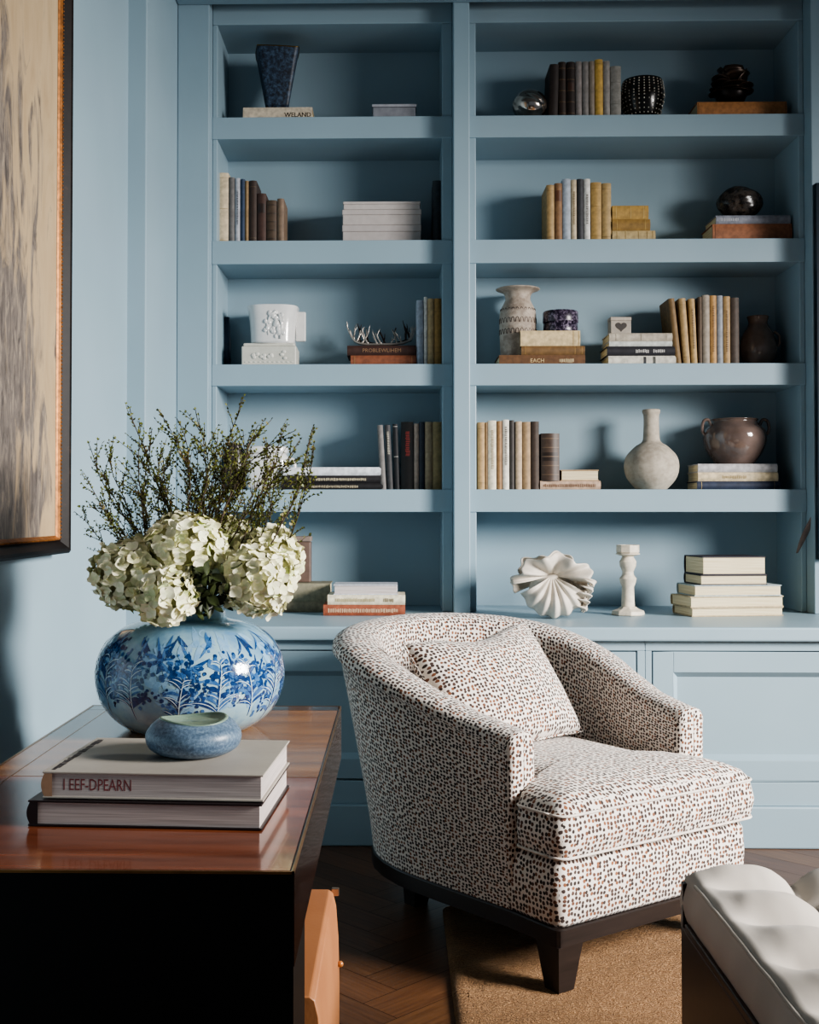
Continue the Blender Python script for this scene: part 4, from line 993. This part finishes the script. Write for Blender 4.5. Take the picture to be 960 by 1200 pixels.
# hydrangea heads
def petal_mat():
    n = NT('hydrangea_petals'); at = n.add('ShaderNodeAttribute', attribute_name='tint'); n.base(at.outputs['Color'])
    pass
    return n.set(Roughness=.65)
PET = petal_mat()
STM = M('#5C7034', .6)
VB = Vector((VX, VD, ZTB))
def hydrangea(cx, cy, D, r_px, label, seed, squash=.85):
    rr = random.Random(seed); c = onY(cx, cy, D); r = px(r_px, D)
    t = thing('hydrangea_head', label, 'flower', c, 0, 'hydrangeas in the vase')
    mb = MB(); cols = []
    N = int(300*(r/.085)**2)
    for i in range(N):
        z = 1-2*(i+.5)/N; ph = i*2.39996+rr.uniform(-.2, .2)
        d = Vector((math.sqrt(1-z*z)*math.cos(ph), math.sqrt(1-z*z)*math.sin(ph), z))
        lump = 1+.10*noise.noise(d*2.3+Vector((seed, 0, 0)))
        ctr = d*r*rr.uniform(.86, 1.02)*lump
        ax_ = (d+Vector((rr.gauss(0, .35), rr.gauss(0, .35), rr.gauss(0, .35)))).normalized()
        u = ax_.orthogonal().normalized(); w_ = ax_.cross(u); a0 = rr.uniform(0, 2*PI); S = rr.uniform(.0115, .016)
        g_ = rr.random(); tint = (.94+.04*g_, .89+.06*g_, .60+.14*g_)
        if rr.random() < .07: tint = (.74, .78, .46)
        for kq in range(4):
            a = a0+kq*PI/2+rr.uniform(-.12, .12); rad = u*math.cos(a)+w_*math.sin(a); tg = ax_.cross(rad); cup = rr.uniform(.1, .55)
            fold = rr.uniform(-.25, .35)
            def g(p_, q_, rad=rad, tg=tg, cup=cup, fold=fold, S=S, ctr=ctr, ax_=ax_):
                wd = math.sin(PI*min(1, .12+.80*q_))*.62*(p_-.5)*2
                return ctr+rad*(q_*S)+tg*(wd*S)+ax_*(S*(cup*q_*q_*.9-fold*wd*wd))
            f0 = len(mb.f); mb.grid(g, 3, 3)
            for fi in range(f0, len(mb.f)):
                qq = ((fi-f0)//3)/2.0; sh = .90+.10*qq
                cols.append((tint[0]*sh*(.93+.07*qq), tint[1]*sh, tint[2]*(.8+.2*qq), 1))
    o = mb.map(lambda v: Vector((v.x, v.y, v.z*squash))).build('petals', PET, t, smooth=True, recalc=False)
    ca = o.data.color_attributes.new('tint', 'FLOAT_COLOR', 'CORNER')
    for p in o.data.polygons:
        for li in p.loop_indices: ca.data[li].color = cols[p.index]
    MB().sphere((0, 0, 0), r*.80, 16, 10, (1, 1, squash)).build('flower_core', M('#B9B88A', .8), t, smooth=True)
    tgt = VB+Vector((0, 0, hv*.55))-c
    top = VB+Vector((R.uniform(-.02, .02), R.uniform(-.02, .02), hv*.98))-c
    MB().tube(spline([(0, 0, -r*.2), tuple(top*.6+Vector((0, 0, .01))), tuple(top), tuple(tgt)], 12), .004, 7).build('stem', STM, t, smooth=True)
    return t
hydrangea(158, 672, 2.37, 50, 'large cream hydrangea head at the left of the bouquet', 1)
hydrangea(216, 644, 2.36, 49, 'cream hydrangea head at the top centre of the bouquet', 2)
hydrangea(194, 699, 2.26, 36, 'low cream hydrangea head hanging over the vase rim at centre', 3, .9)
hydrangea(303, 681, 2.33, 43, 'cream hydrangea head at the right, hanging over the vase rim', 4, .95)
hydrangea(315, 657, 2.44, 40, 'cream hydrangea head at the far right, set back', 5, .95)
hydrangea(262, 640, 2.5, 40, 'cream hydrangea head behind the centre of the bouquet', 6)
# dark leaves in the gap
GRN = M('#333D1E', .5, var=.4, scale=60); 
t = thing('hydrangea_foliage', 'cluster of dark green leaves between the hydrangea heads', 'leaves', (VX, VD-.02, ZTB+hv))
mb = MB(); rr = random.Random(8)
c0 = onY(243, 690, 2.29)-Vector(t.location)
for i in range(80):
    b_ = c0+Vector((rr.gauss(0, .024), rr.uniform(-.03, .03), rr.gauss(0, .022))); d = Vector((rr.gauss(0, .6), -rr.uniform(.1, .8), rr.gauss(0, .7))).normalized(); tg = d.orthogonal().normalized(); nn = d.cross(tg); S = rr.uniform(.018, .04)
    mb.grid(lambda p_, q_: b_+d*(q_*S)+tg*((p_-.5)*S*.5*math.sin(PI*min(1, .05+q_*.92)))+nn*(abs(p_-.5)*S*.2-q_*q_*S*.2), 2, 5)
for i in range(10):
    a = c0+Vector((rr.gauss(0, .02), .03, rr.gauss(0, .02))); mb.tube([a, Vector((rr.uniform(-.02, .02), 0, -.02))], .002, 5)
mb.build('leaves', GRN, t, smooth=True, recalc=False)

# sprigs of greenery
SPL = NT('sprig_leaf'); 
f = SPL.noise(30, 3); SPL.base(SPL.ramp(f, [(.3, '#49521F'), (.55, '#6B7230'), (.75, '#7E6434')])); SPLM = SPL.set(Roughness=.55)
SPSM = M('#46382A', .7)
L0 = .36
def sprig_mesh(seed):
    rr = random.Random(seed); st = MB(); lf = MB()
    def leaf(p, d):
        d = (d+Vector((rr.gauss(0, .7), rr.gauss(0, .7), rr.gauss(0, .5)))).normalized(); tg = d.orthogonal().normalized()
        q = Matrix.Rotation(rr.uniform(0, 6.28), 3, d); tg = q @ tg; S = rr.uniform(.004, .0072)
        lf.add([p, p+d*S*.5+tg*S*.33, p+d*S, p+d*S*.5-tg*S*.33], [(0, 1, 2, 3)])
    tipbox = []
    def stem(p, d, L, r, depth):
        n_ = max(6, int(L/.011)); pts = [p]; dd = d
        bend = Vector((rr.gauss(0, .05), rr.gauss(0, .05), .01))
        for i in range(n_):
            dd = (dd+bend*.35+Vector((rr.gauss(0, .085), rr.gauss(0, .085), 0))).normalized(); pts.append(pts[-1]+dd*L/n_)
        st.tube(pts, [r*(1-.65*i/n_) for i in range(n_+1)], 5)
        if depth == 0: tipbox.append(pts[-1])
        for i in range(1, n_+1):
            fr_ = i/n_
            if depth == 0 and fr_ > .42 and i < n_-2 and rr.random() < .85:
                a = rr.uniform(0, 6.28); stem(pts[i], (dd+Vector((math.cos(a), math.sin(a), .25))*rr.uniform(.5, .95)).normalized(), L*rr.uniform(.08, .2)*(1.25-fr_*.6), r*.5, 1)
            if (depth == 0 and fr_ > .45) or depth == 1:
                for q in range(rr.randint(2, 3)): leaf(pts[i], dd)
    stem(Vector((0, 0, 0)), Vector((0, 0, 1)), L0, .0017, 0)
    tip_ = tipbox[0]; q_ = tip_.rotation_difference(Vector((0, 0, 1))); k_ = L0/tip_.length
    return st.map(lambda v: (q_ @ v)*k_).mesh('sprig_stem', SPSM, True), lf.map(lambda v: (q_ @ v)*k_).mesh('sprig_leaves', SPLM, False, recalc=False)
variants = [sprig_mesh(100+i) for i in range(7)]
tips = [(88, 600), (96, 556), (104, 520), (103, 588), (112, 545), (120, 575), (133, 512), (140, 540), (152, 478), (165, 500), (160, 530), (178, 505), (186, 482), (195, 515), (207, 490), (215, 520), (229, 480), (240, 498), (247, 520), (256, 505), (262, 530), (270, 500), (283, 468), (285, 505), (293, 530), (303, 498), (312, 515), (318, 492), (328, 520), (337, 498), (345, 530), (352, 515), (367, 500), (368, 520), (355, 545), (225, 515), (200, 540), (172, 545), (275, 535), (310, 545), (340, 560), (245, 545), (128, 600), (150, 575), (168, 560), (190, 530), (212, 505), (232, 545), (255, 550), (268, 515), (290, 550), (320, 540), (335, 525), (345, 505), (140, 565), (118, 605)]
for i, (tx, ty) in enumerate(tips):
    tip = onY(tx, ty, VD+R.uniform(-.10, .16)); base = VB+Vector((R.uniform(-.03, .03), R.uniform(-.02, .04), hv*.9))
    if i in (27, 29, 31, 33, 34, 39, 40, 22, 32): base = base+Vector((.02, -.01, 0))
    d = tip-base
    o = thing('greenery_sprig', 'slender twiggy green sprig with tiny leaves fanning out above the hydrangeas', 'sprig', base, 0, 'sprigs of greenery in the vase')
    o.rotation_mode = 'QUATERNION'; o.rotation_quaternion = d.to_track_quat('Z', 'Y') @ Matrix.Rotation(R.uniform(0, 6.28), 3, 'Z').to_quaternion()
    o.scale = (d.length/L0,)*3
    for nm, me in zip(('stem', 'leaves'), variants[i % 7]):
        c = bpy.data.objects.new(nm, me); COL.objects.link(c); c.parent = o

# ------------------------------------------------------------------ rug
RX0 = (onZ(525, 1088, .01).x+onZ(530, 1195, .01).x)/2
n = NT('jute_weave'); v = n.coord('Object'); f = n.noise(26, 6, n.coord('Object', (1, 2.5, 1)), .7); f2 = n.noise(120, 5, n.coord('Object', (1, 2.4, 1)), .75)
wv = n.add('ShaderNodeTexWave', Scale=38.0, Distortion=9.0, Detail=4.0); wv.inputs['Detail Scale'].default_value = 3.5; wv.bands_direction = 'Y'; n.link(v, wv.inputs['Vector'])
cmb = n.mix(.5, n.ramp(f, [(.3, '#8A5E3A'), (.7, '#C4925F')]), n.ramp(f2, [(.3, '#6E482A'), (.7, '#D6AC7C')]))
n.base(n.mix(.35, cmb, n.ramp(wv.outputs['Fac'], [(0, '#7A5536'), (1, '#D2A679')])))
ad = n.add('ShaderNodeMath', operation='ADD'); n.link(f2, ad.inputs[0]); n.link(wv.outputs['Fac'], ad.inputs[1]); n.bump(ad.outputs[0], 1.0, .012); JUTE = n.set(Roughness=.95)
t = thing('jute_rug', 'woven natural jute rug under the armchair', 'rug', (RX0+1.0, 2.2, 0))
def rugz(x, y):
    r1 = noise.noise(Vector(((x+y*.6)*5, (y-x*.6)*16, 0))); return .014+.004*max(0, r1)**.7+.0022*noise.noise(Vector((x*60, y*90, 3)))+.0015*noise.noise(Vector((x*140, y*140, 7)))
mb = MB(); mb.grid(lambda a, b: (RX0+.035+a*1.95, .6+b*2.62, rugz(a*1.95, b*2.62)), 300, 420)
mb.map(lambda v: v-Vector(t.location)).build('woven_field', JUTE, t, smooth=True, recalc=False)
MB().box(RX0+.03, RX0+1.99, .6, 3.22, .0005, .009).map(lambda v: v-Vector(t.location)).build('rug_backing', JUTE, t)
mb = MB(); mb.grid(lambda a, b: (RX0+.042*(1-math.cos(PI*a))/2+.002*noise.noise(Vector((b*60, 0, 5)))*(1-a), .6+b*2.62, .0005+.0155*math.sin(PI*a*.8)**.8+.0015*math.sin(b*900)), 8, 300)
mb.map(lambda v: v-Vector(t.location)).build('braided_border', JUTE, t, smooth=True, recalc=False)

# ------------------------------------------------------------------ armchair
ZPL = .118
P0 = onZ(655, 1111, ZPL); P1 = onZ(795, 1071, ZPL)
du = (P1-P0); du.z = 0; ang = math.atan2(du.y, du.x)
print('CHAIR', P0, math.degrees(ang))
CW = .65
ch = thing('barrel_armchair', 'barrel armchair in cream fabric with brown spots, on dark wooden legs', 'armchair', (P0.x, P0.y, 0), ang)
AF = .165
half = [(0, AF), (-.012, .30), (-.025, .44), (-.028, .57), (.0, .70), (.07, .81), (.185, .875), (CW/2, .895)]
path = [(a, b, 0) for a, b in half]+[(CW-a, b, 0) for a, b in half[-2::-1]]
NS = 96
C = spline(path, NS)
# resample evenly
def even(P, n):
    L = [0]
    for a, b in zip(P, P[1:]): L.append(L[-1]+(b-a).length)
    out = []
    for i in range(n+1):
        d = L[-1]*i/n; k_ = 0
        while k_ < len(L)-2 and L[k_+1] < d: k_ += 1
        q = (d-L[k_])/max(1e-9, L[k_+1]-L[k_]); out.append(P[k_].lerp(P[k_+1], q))
    return out, L[-1]
C, CL = even(spline(path, 400), NS)
def interp(x, tab):
    for (a, va), (b, vb) in zip(tab, tab[1:]):
        if x <= b: return va+(vb-va)*max(0, (x-a))/(b-a)
    return tab[-1][1]
def prof_at(i):
    c = C[i]; w_ = c.y; tdir = (C[min(NS, i+1)]-C[max(0, i-1)]).normalized(); nrm = Vector((-tdir.y, tdir.x, 0))
    H = interp(w_, [(.165, .568), (.3, .592), (.43, .632), (.57, .682), (.7, .724), (.82, .754), (.895, .770)])
    g_ = sm((w_-.165)/.7)
    fl = .012+.085*g_; T = .088+.05*g_; over = .002+.020*g_; rz_ = .034+.012*g_
    zb0 = .158; pts = []
    for j in range(9):
        q = j/8; z_ = zb0+(H-rz_-.012-zb0)*q; pts.append((fl*q**1.35+.006*math.sin(PI*q), z_))
    fo = fl+over
    cx = fo-T/2; zc = H-rz_
    for j in range(13):
        a = PI*j/12*1.0
        pts.append((cx+T/2*math.cos(a), zc+rz_*(math.sin(a)**.75 if math.sin(a) > 0 else 0)))
    xi = cx-T/2
    for j in range(1, 8):
        q = j/7; z_ = zc-(zc-.30)*q; xo = -.085-.0*g_; pts.append((xi+(xo-xi)*sm(q)*.8, z_))
    return [c+nrm*(-0)+nrm*a+Vector((0, 0, z_)) for a, z_ in pts], pts
# nrm must point outward
def outward(i):
    c = C[i]; tdir = (C[min(NS, i+1)]-C[max(0, i-1)]).normalized(); return Vector((-tdir.y, tdir.x, 0))
PRF = []
for i in range(NS+1):
    P3, P2 = prof_at(i); nrm = outward(i); PRF.append([C[i]+nrm*a+Vector((0, 0, z_)) for a, z_ in P2])
ctr = Vector((CW/2, .5, 0))
if (outward(0)).dot(C[0]-ctr) < 0:
    PRF = []
    for i in range(NS+1):
        _, P2 = prof_at(i); nrm = -outward(i); PRF.append([C[i]+nrm*a+Vector((0, 0, z_)) for a, z_ in P2])
NP = len(PRF[0])
vl = [0]
for a, b in zip(PRF[NS//2], PRF[NS//2][1:]): vl.append(vl[-1]+(b-a).length)
mb = MB()
for i in range(NS):
    for j in range(NP-1):
        q = [PRF[i][j], PRF[i+1][j], PRF[i+1][j+1], PRF[i][j+1]]
        u0, u1 = i/NS*CL*1.05, (i+1)/NS*CL*1.05
        mb.add(q, [(0, 1, 2, 3)], [(u0, vl[j]), (u1, vl[j]), (u1, vl[j+1]), (u0, vl[j+1])])
for end in (0, NS):            # padded arm fronts
    P = PRF[end]; cen = sum(P, Vector())/len(P); fwd = Vector((0, -1, 0))
    rings = [P]
    for f_, sc_ in ((.010, .97), (.017, .88), (.021, .7), (.022, .35), (.022, .02)):
        rr_ = []
        for q in P:
            mid_ = Vector((cen.x, cen.y, q.z)); rr_.append(mid_.lerp(q, sc_)+fwd*f_+Vector((0, 0, (cen.z-q.z)*(1-sc_)*.12)))
        rings.append(rr_)
    for A, B in zip(rings, rings[1:]):
        for j in range(NP-1):
            q = [A[j], A[j+1], B[j+1], B[j]]; mb.add(q, [(0, 1, 2, 3)], [((1 if p_.x > cen.x else -1)*(abs(p_.x-cen.x)+(p_.y-cen.y)), p_.z+((p_.y-cen.y) if 8 <= j <= 20 else 0)) for p_ in q])
o = mb.build('upholstered_shell', FABRIC, ch, smooth=True)
# base outline and plinth
def outline(off_, ncorner=6, rc=.03):
    pts = []
    for k_ in range(ncorner+1):
        a = PI+PI/2*k_/ncorner; pts.append(Vector((rc+(rc+off_)*math.cos(a), rc+(rc+off_)*math.sin(a), 0)))
    for k_ in range(ncorner+1):
        a = -PI/2+PI/2*k_/ncorner; pts.append(Vector((CW-rc+(rc+off_)*math.cos(a), rc+(rc+off_)*math.sin(a), 0)))
    for i in range(NS, -1, -4):
        nrm = outward(i);
        if nrm.dot(C[i]-ctr) < 0: nrm = -nrm
        pts.append(C[i]+nrm*off_)
    return pts
def extr(mb, pts_z):           # list of (outline, z)
    m_ = len(pts_z[0][0]); vs = []
    for P, z_ in pts_z: vs += [(q.x, q.y, z_) for q in P]
    fs = [(r_*m_+k_, r_*m_+(k_+1) % m_, (r_+1)*m_+(k_+1) % m_, (r_+1)*m_+k_) for r_ in range(len(pts_z)-1) for k_ in range(m_)]
    fs += [tuple(range(m_))[::-1], tuple((len(pts_z)-1)*m_+k_ for k_ in range(m_))]
    return mb.add(vs, fs)
extr(MB(), [(outline(-.006), .157), (outline(.0), .165), (outline(.003), .23), (outline(-.001), .285), (outline(-.012), .303), (outline(-.04), .309)]).build('seat_base', FABRIC, ch, boxuv=True, angle=1.2)
extr(MB(), [(outline(.005, 3, .012), ZPL), (outline(.005, 3, .012), .154), (outline(.001, 3, .012), .1568)]).build('plinth', BLACKWOOD, ch, angle=.5)
for (u_, w_, zb_) in ((.03, .03, .0165), (CW-.03, .03, .0165), (.14, .70, 0), (CW-.14, .70, 0)):
    sx = 1 if u_ < CW/2 else -1; sy = 1 if w_ < .4 else -1
    a0 = .034; a1 = .021
    top_ = [(-a0, -a0), (a0+.006, -a0), (a0+.006, a0+.006), (-a0, a0+.006)]; bot = [(-a0+.006, -a0+.006), (a1-.004, -a0+.006), (a1-.004, a1-.004), (-a0+.006, a1-.004)]
    vs = [(u_+sx*a, w_+sy*b, zb_) for a, b in bot]+[(u_+sx*a, w_+sy*b, ZPL) for a, b in top_]
    MB().add(vs, [(0, 3, 2, 1), (4, 5, 6, 7)]+[(k_, (k_+1) % 4, 4+(k_+1) % 4, 4+k_) for k_ in range(4)]).build('leg', BLACKWOOD, ch)
# T-shaped seat cushion
def rounded(poly, rc, n_=5):
    out = []; m_ = len(poly)
    for i in range(m_):
        p0, p1, p2 = Vector(poly[i-1]), Vector(poly[i]), Vector(poly[(i+1) % m_]); r_ = rc[i] if isinstance(rc, list) else rc
        a = p1+(p0-p1).normalized()*r_; b = p1+(p2-p1).normalized()*r_
        for k_ in range(n_+1):
            t_ = k_/n_; out.append(a*(1-t_)**2+p1*2*t_*(1-t_)+b*t_*t_)
    return out
def dens(P, d):
    out = []; m_ = len(P)
    for i in range(m_):
        a, b = P[i], P[(i+1) % m_]; n_ = max(1, int((b-a).length/d))
        for k_ in range(n_): out.append(a.lerp(b, k_/n_))
    return out
Tp = [(-.008, -.016), (CW+.008, -.016), (CW+.008, AF-.03), (CW-.088, AF-.012), (CW-.075, .62), (.075, .62), (.088, AF-.012), (-.008, AF-.03)]
Tp = [(a, b, 0) for a, b in Tp]
TO = dens(rounded(Tp, [.035, .035, .025, .012, .12, .12, .012, .025]), .018)
cen = Vector((CW/2, .27, 0))
def sc(f_, o_=0):
    out = []
    for q in TO:
        d = q-cen; out.append(cen+d*f_+d.normalized()*o_)
    return out
zb_, zt_ = .307, .413
ZS = [(sc(.90), zb_+.004), (sc(.985), zb_+.003), (sc(1, 0), zb_+.010), (sc(1, .008), zb_+.04), (sc(1, .010), (zb_+zt_)/2), (sc(1, .007), zt_-.04), (sc(1, 0), zt_-.010), (sc(.985), zt_+.001), (sc(.95), zt_+.016), (sc(.85), zt_+.032), (sc(.65), zt_+.045), (sc(.4), zt_+.051), (sc(.15), zt_+.053)]
extr(MB(), ZS).build('seat_cushion', FABRIC, ch, boxuv=True, smooth=True)
for z_ in (zb_+.007, zt_-.006):
    q = sc(1, .002); MB().tube([Vector((p_.x, p_.y, z_)) for p_ in q+[q[0]]], .0032, 7).build('piping', M('#D6CDC3', .9), ch, smooth=True)
# throw pillow leaning on the back (rests on the chair, so it is a thing of its own)
A = Vector((.275, .435, .462))     # bottom centre in chair space
upv = Vector((-.01, .19, .275)); sidev = Vector((.235, .02, .016))
mat = Matrix.Translation((P0.x, P0.y, 0)) @ Matrix.Rotation(ang, 4, 'Z')
cenp = A+upv*.5
wpos = mat @ cenp
xv = (mat.to_3x3() @ sidev).normalized(); yv = (mat.to_3x3() @ upv).normalized(); zv = xv.cross(yv).normalized(); yv = zv.cross(xv)
pl = thing('scatter_pillow', 'spotted cream square pillow leaning against the armchair back', 'pillow', wpos, 0)
pl.rotation_mode = 'QUATERNION'; pl.rotation_quaternion = Matrix(((xv.x, yv.x, zv.x), (xv.y, yv.y, zv.y), (xv.z, yv.z, zv.z))).to_quaternion()
hw, hh_, th = .232, upv.length/2+.01, .085
def pil(sgn):
    def g(a, b):
        x, y = 2*a-1, 2*b-1
        ex = 1-.055*(1-y*y)**1.0*(abs(x)**3); ey = 1-.07*(1-x*x)*(abs(y)**3)
        b_ = max(0, (1-x*x))*max(0, (1-y*y)); hgt = th*b_**.42
        dent = -.02*math.exp(-((x*1.4)**2+((y-1)*1.7)**2)*2.0)
        return Vector((x*hw*ex, y*hh_*ey+dent*1.3*(y > 0)*y, sgn*(hgt+dent*b_**.3*.8)+.004*noise.noise(Vector((x*3, y*3, sgn)))*(b_**.5)))
    return g
mb = MB()
mb.grid(pil(1), 40, 36, uvfn=lambda a, b: (a*hw*2.1, b*hh_*2.1)); mb.grid(pil(-1), 40, 36, uvfn=lambda a, b: (a*hw*2.1+.7, b*hh_*2.1+.3))
mb.build('pillow_cover', FABRIC, pl, smooth=True)
seam = []
for k_ in range(41): seam.append(pil(1)(k_/40, 0))
for k_ in range(1, 37): seam.append(pil(1)(1, k_/36))
for k_ in range(39, -1, -1): seam.append(pil(1)(k_/40, 1))
for k_ in range(35, -1, -1): seam.append(pil(1)(0, k_/36))
MB().tube(seam, .0032, 6).build('piping', FABRIC, pl, smooth=True, boxuv=True)

# ------------------------------------------------------------------ tufted bench at right
ZO = .44
oc = onZ(800, 1017, ZO); OX0, OY1 = oc.x, oc.y; OX1, OY0 = OX0+.75, .75
t = thing('tufted_bench', 'pale grey tufted bench cushion on a dark wooden frame at lower right', 'bench', ((OX0+OX1)/2, (OY0+OY1)/2, 0)); off3 = Vector(t.location)
n = NT('grey_linen'); f = n.noise(900, 3); g2 = n.noise(5, 4); n.base(n.ramp(g2, [(.3, '#ABA399'), (.7, '#BAB2A8')])); n.bump(f, .15, .001); LIN = n.set(Roughness=.75, Sheen_Weight=.1)
dxs, dys = .17, .17
def tuft(x, y):
    a = (x-OX0-.02)/dxs; b = (OY1-y-.085)/dys
    sa, sb = abs(math.sin(PI*a)), abs(math.sin(PI*b))
    if a < .5: sa = 1
    h_ = .036*(sa**.6)*(sb**.6)
    ra = (a-round(a))*dxs; rb = (b-round(b))*dys; 
    h_ += .012*(min(sa, sb)**.3)
    if round(a) >= 1 and round(b) >= 0: h_ -= .016*math.exp(-(ra*ra+rb*rb)/.0016)
    k1 = sm((x-OX0-.01)/.07); h_ = h_*k1+.034*(1-k1)
    return h_+.004*noise.noise(Vector((x*13, y*13, 1)))+.0014*noise.noise(Vector((x*45, y*20, 2)))
zs1 = ZO-.044; zs0 = zs1-.055; rcn = .014
mb = MB()
NX, NY = 90, 150
def edge(v, lo, hi):
    d = min(v-lo, hi-v); return math.sqrt(max(0, 1-(1-min(1, d/rcn))**2))
def topf(a, b):
    x = OX0+.006+a*(OX1-OX0-.006); y = OY0+b*(OY1-OY0); e_ = min(edge(x, OX0+.006, OX1), 1)*1; e2 = edge(y, OY0, OY1)
    return Vector((x, y, zs1+(tuft(x, y)+.006)-.008*(1-min(e_, e2))))
mb.grid(topf, NX, NY)
def sidef(pts):
    n_ = len(pts)-1
    def g(a, b):
        p_ = pts[int(round(a*n_))]; q, nn = p_
        top_ = topf(*q); z_ = top_.z*(1-b)+zs0*b; bul = .010*math.sin(PI*b)+.0012*math.sin(b*PI)*math.sin(top_.x*90+top_.y*55)
        if b > .9: bul -= .008*(b-.9)/.1
        return Vector((top_.x, top_.y, z_))+Vector(nn)*bul
    return g
loop = [((0, j/NY), (-1, 0, 0)) for j in range(NY+1)]; mb.grid(sidef(loop), NY, 8)
loop = [((i/NX, 1), (0, 1, 0)) for i in range(NX+1)]; mb.grid(sidef(loop), NX, 8)
loop = [((1, j/NY), (1, 0, 0)) for j in range(NY+1)]; mb.grid(sidef(loop), NY, 8)
loop = [((i/NX, 0), (0, -1, 0)) for i in range(NX+1)]; mb.grid(sidef(loop), NX, 8)
mb.map(lambda v: v-off3).build('tufted_cushion', LIN, t, smooth=True)
pp = [topf(0, j/NY)+Vector((.0, 0, .0)) for j in range(NY-6)]
MB().tube(pp, .0032, 7).map(lambda v: v-off3).build('piping', LIN, t, smooth=True)
def op(mb, name): return mb.map(lambda v: v-off3).build(name, DARKWOOD, t, bevel=.002)
ZG = .0185
op(MB().box(OX0-.004, OX1+.004, OY1-.036, OY1-.004, ZG, zs0-.001), 'end_panel')
op(MB().box(OX0-.0045, OX0+.004, OY1-.022, OY1-.004, zs0-.0005, zs1+.022), 'corner_post')
op(MB().box(OX0-.006, OX0+.02, OY0, OY1-.037, ZG, zs0-.001).box(OX0-.006, OX0+.003, OY0, OY1-.037, zs0-.0015, zs0+.012), 'side_panel')
op(MB().box(OX1-.02, OX1+.004, OY0, OY1-.037, ZG, zs0-.001), 'side_panel')
op(MB().box(OX0+.021, OX1-.021, OY0+.02, OY1-.037, zs0-.03, zs0-.001), 'seat_board')

# ------------------------------------------------------------------ light
def area(name, loc, target, sx, sy, power, color):
    l = bpy.data.lights.new(name, 'AREA'); l.shape = 'RECTANGLE'; l.size = sx; l.size_y = sy; l.energy = power; l.color = color
    o = bpy.data.objects.new(name, l); COL.objects.link(o); o.location = loc
    o.rotation_euler = (Vector(target)-Vector(loc)).to_track_quat('-Z', 'Y').to_euler(); return o
wl = area('window_light', (4.2, 1.2, 2.15), (-.1, 3.3, .2), 1.4, 1.3, 92, (1, .965, .93)); wl.data.spread = math.radians(72)
w_ = bpy.data.worlds.new('world'); bpy.context.scene.world = w_; w_.use_nodes = True
w_.node_tree.nodes['Background'].inputs[0].default_value = (.75, .86, 1, 1); w_.node_tree.nodes['Background'].inputs[1].default_value = .12
sc_ = bpy.context.scene
sc_.view_settings.view_transform = 'AgX'; sc_.view_settings.look = 'AgX - Medium High Contrast'; sc_.view_settings.exposure = .5
sc_.cycles.max_bounces = 6
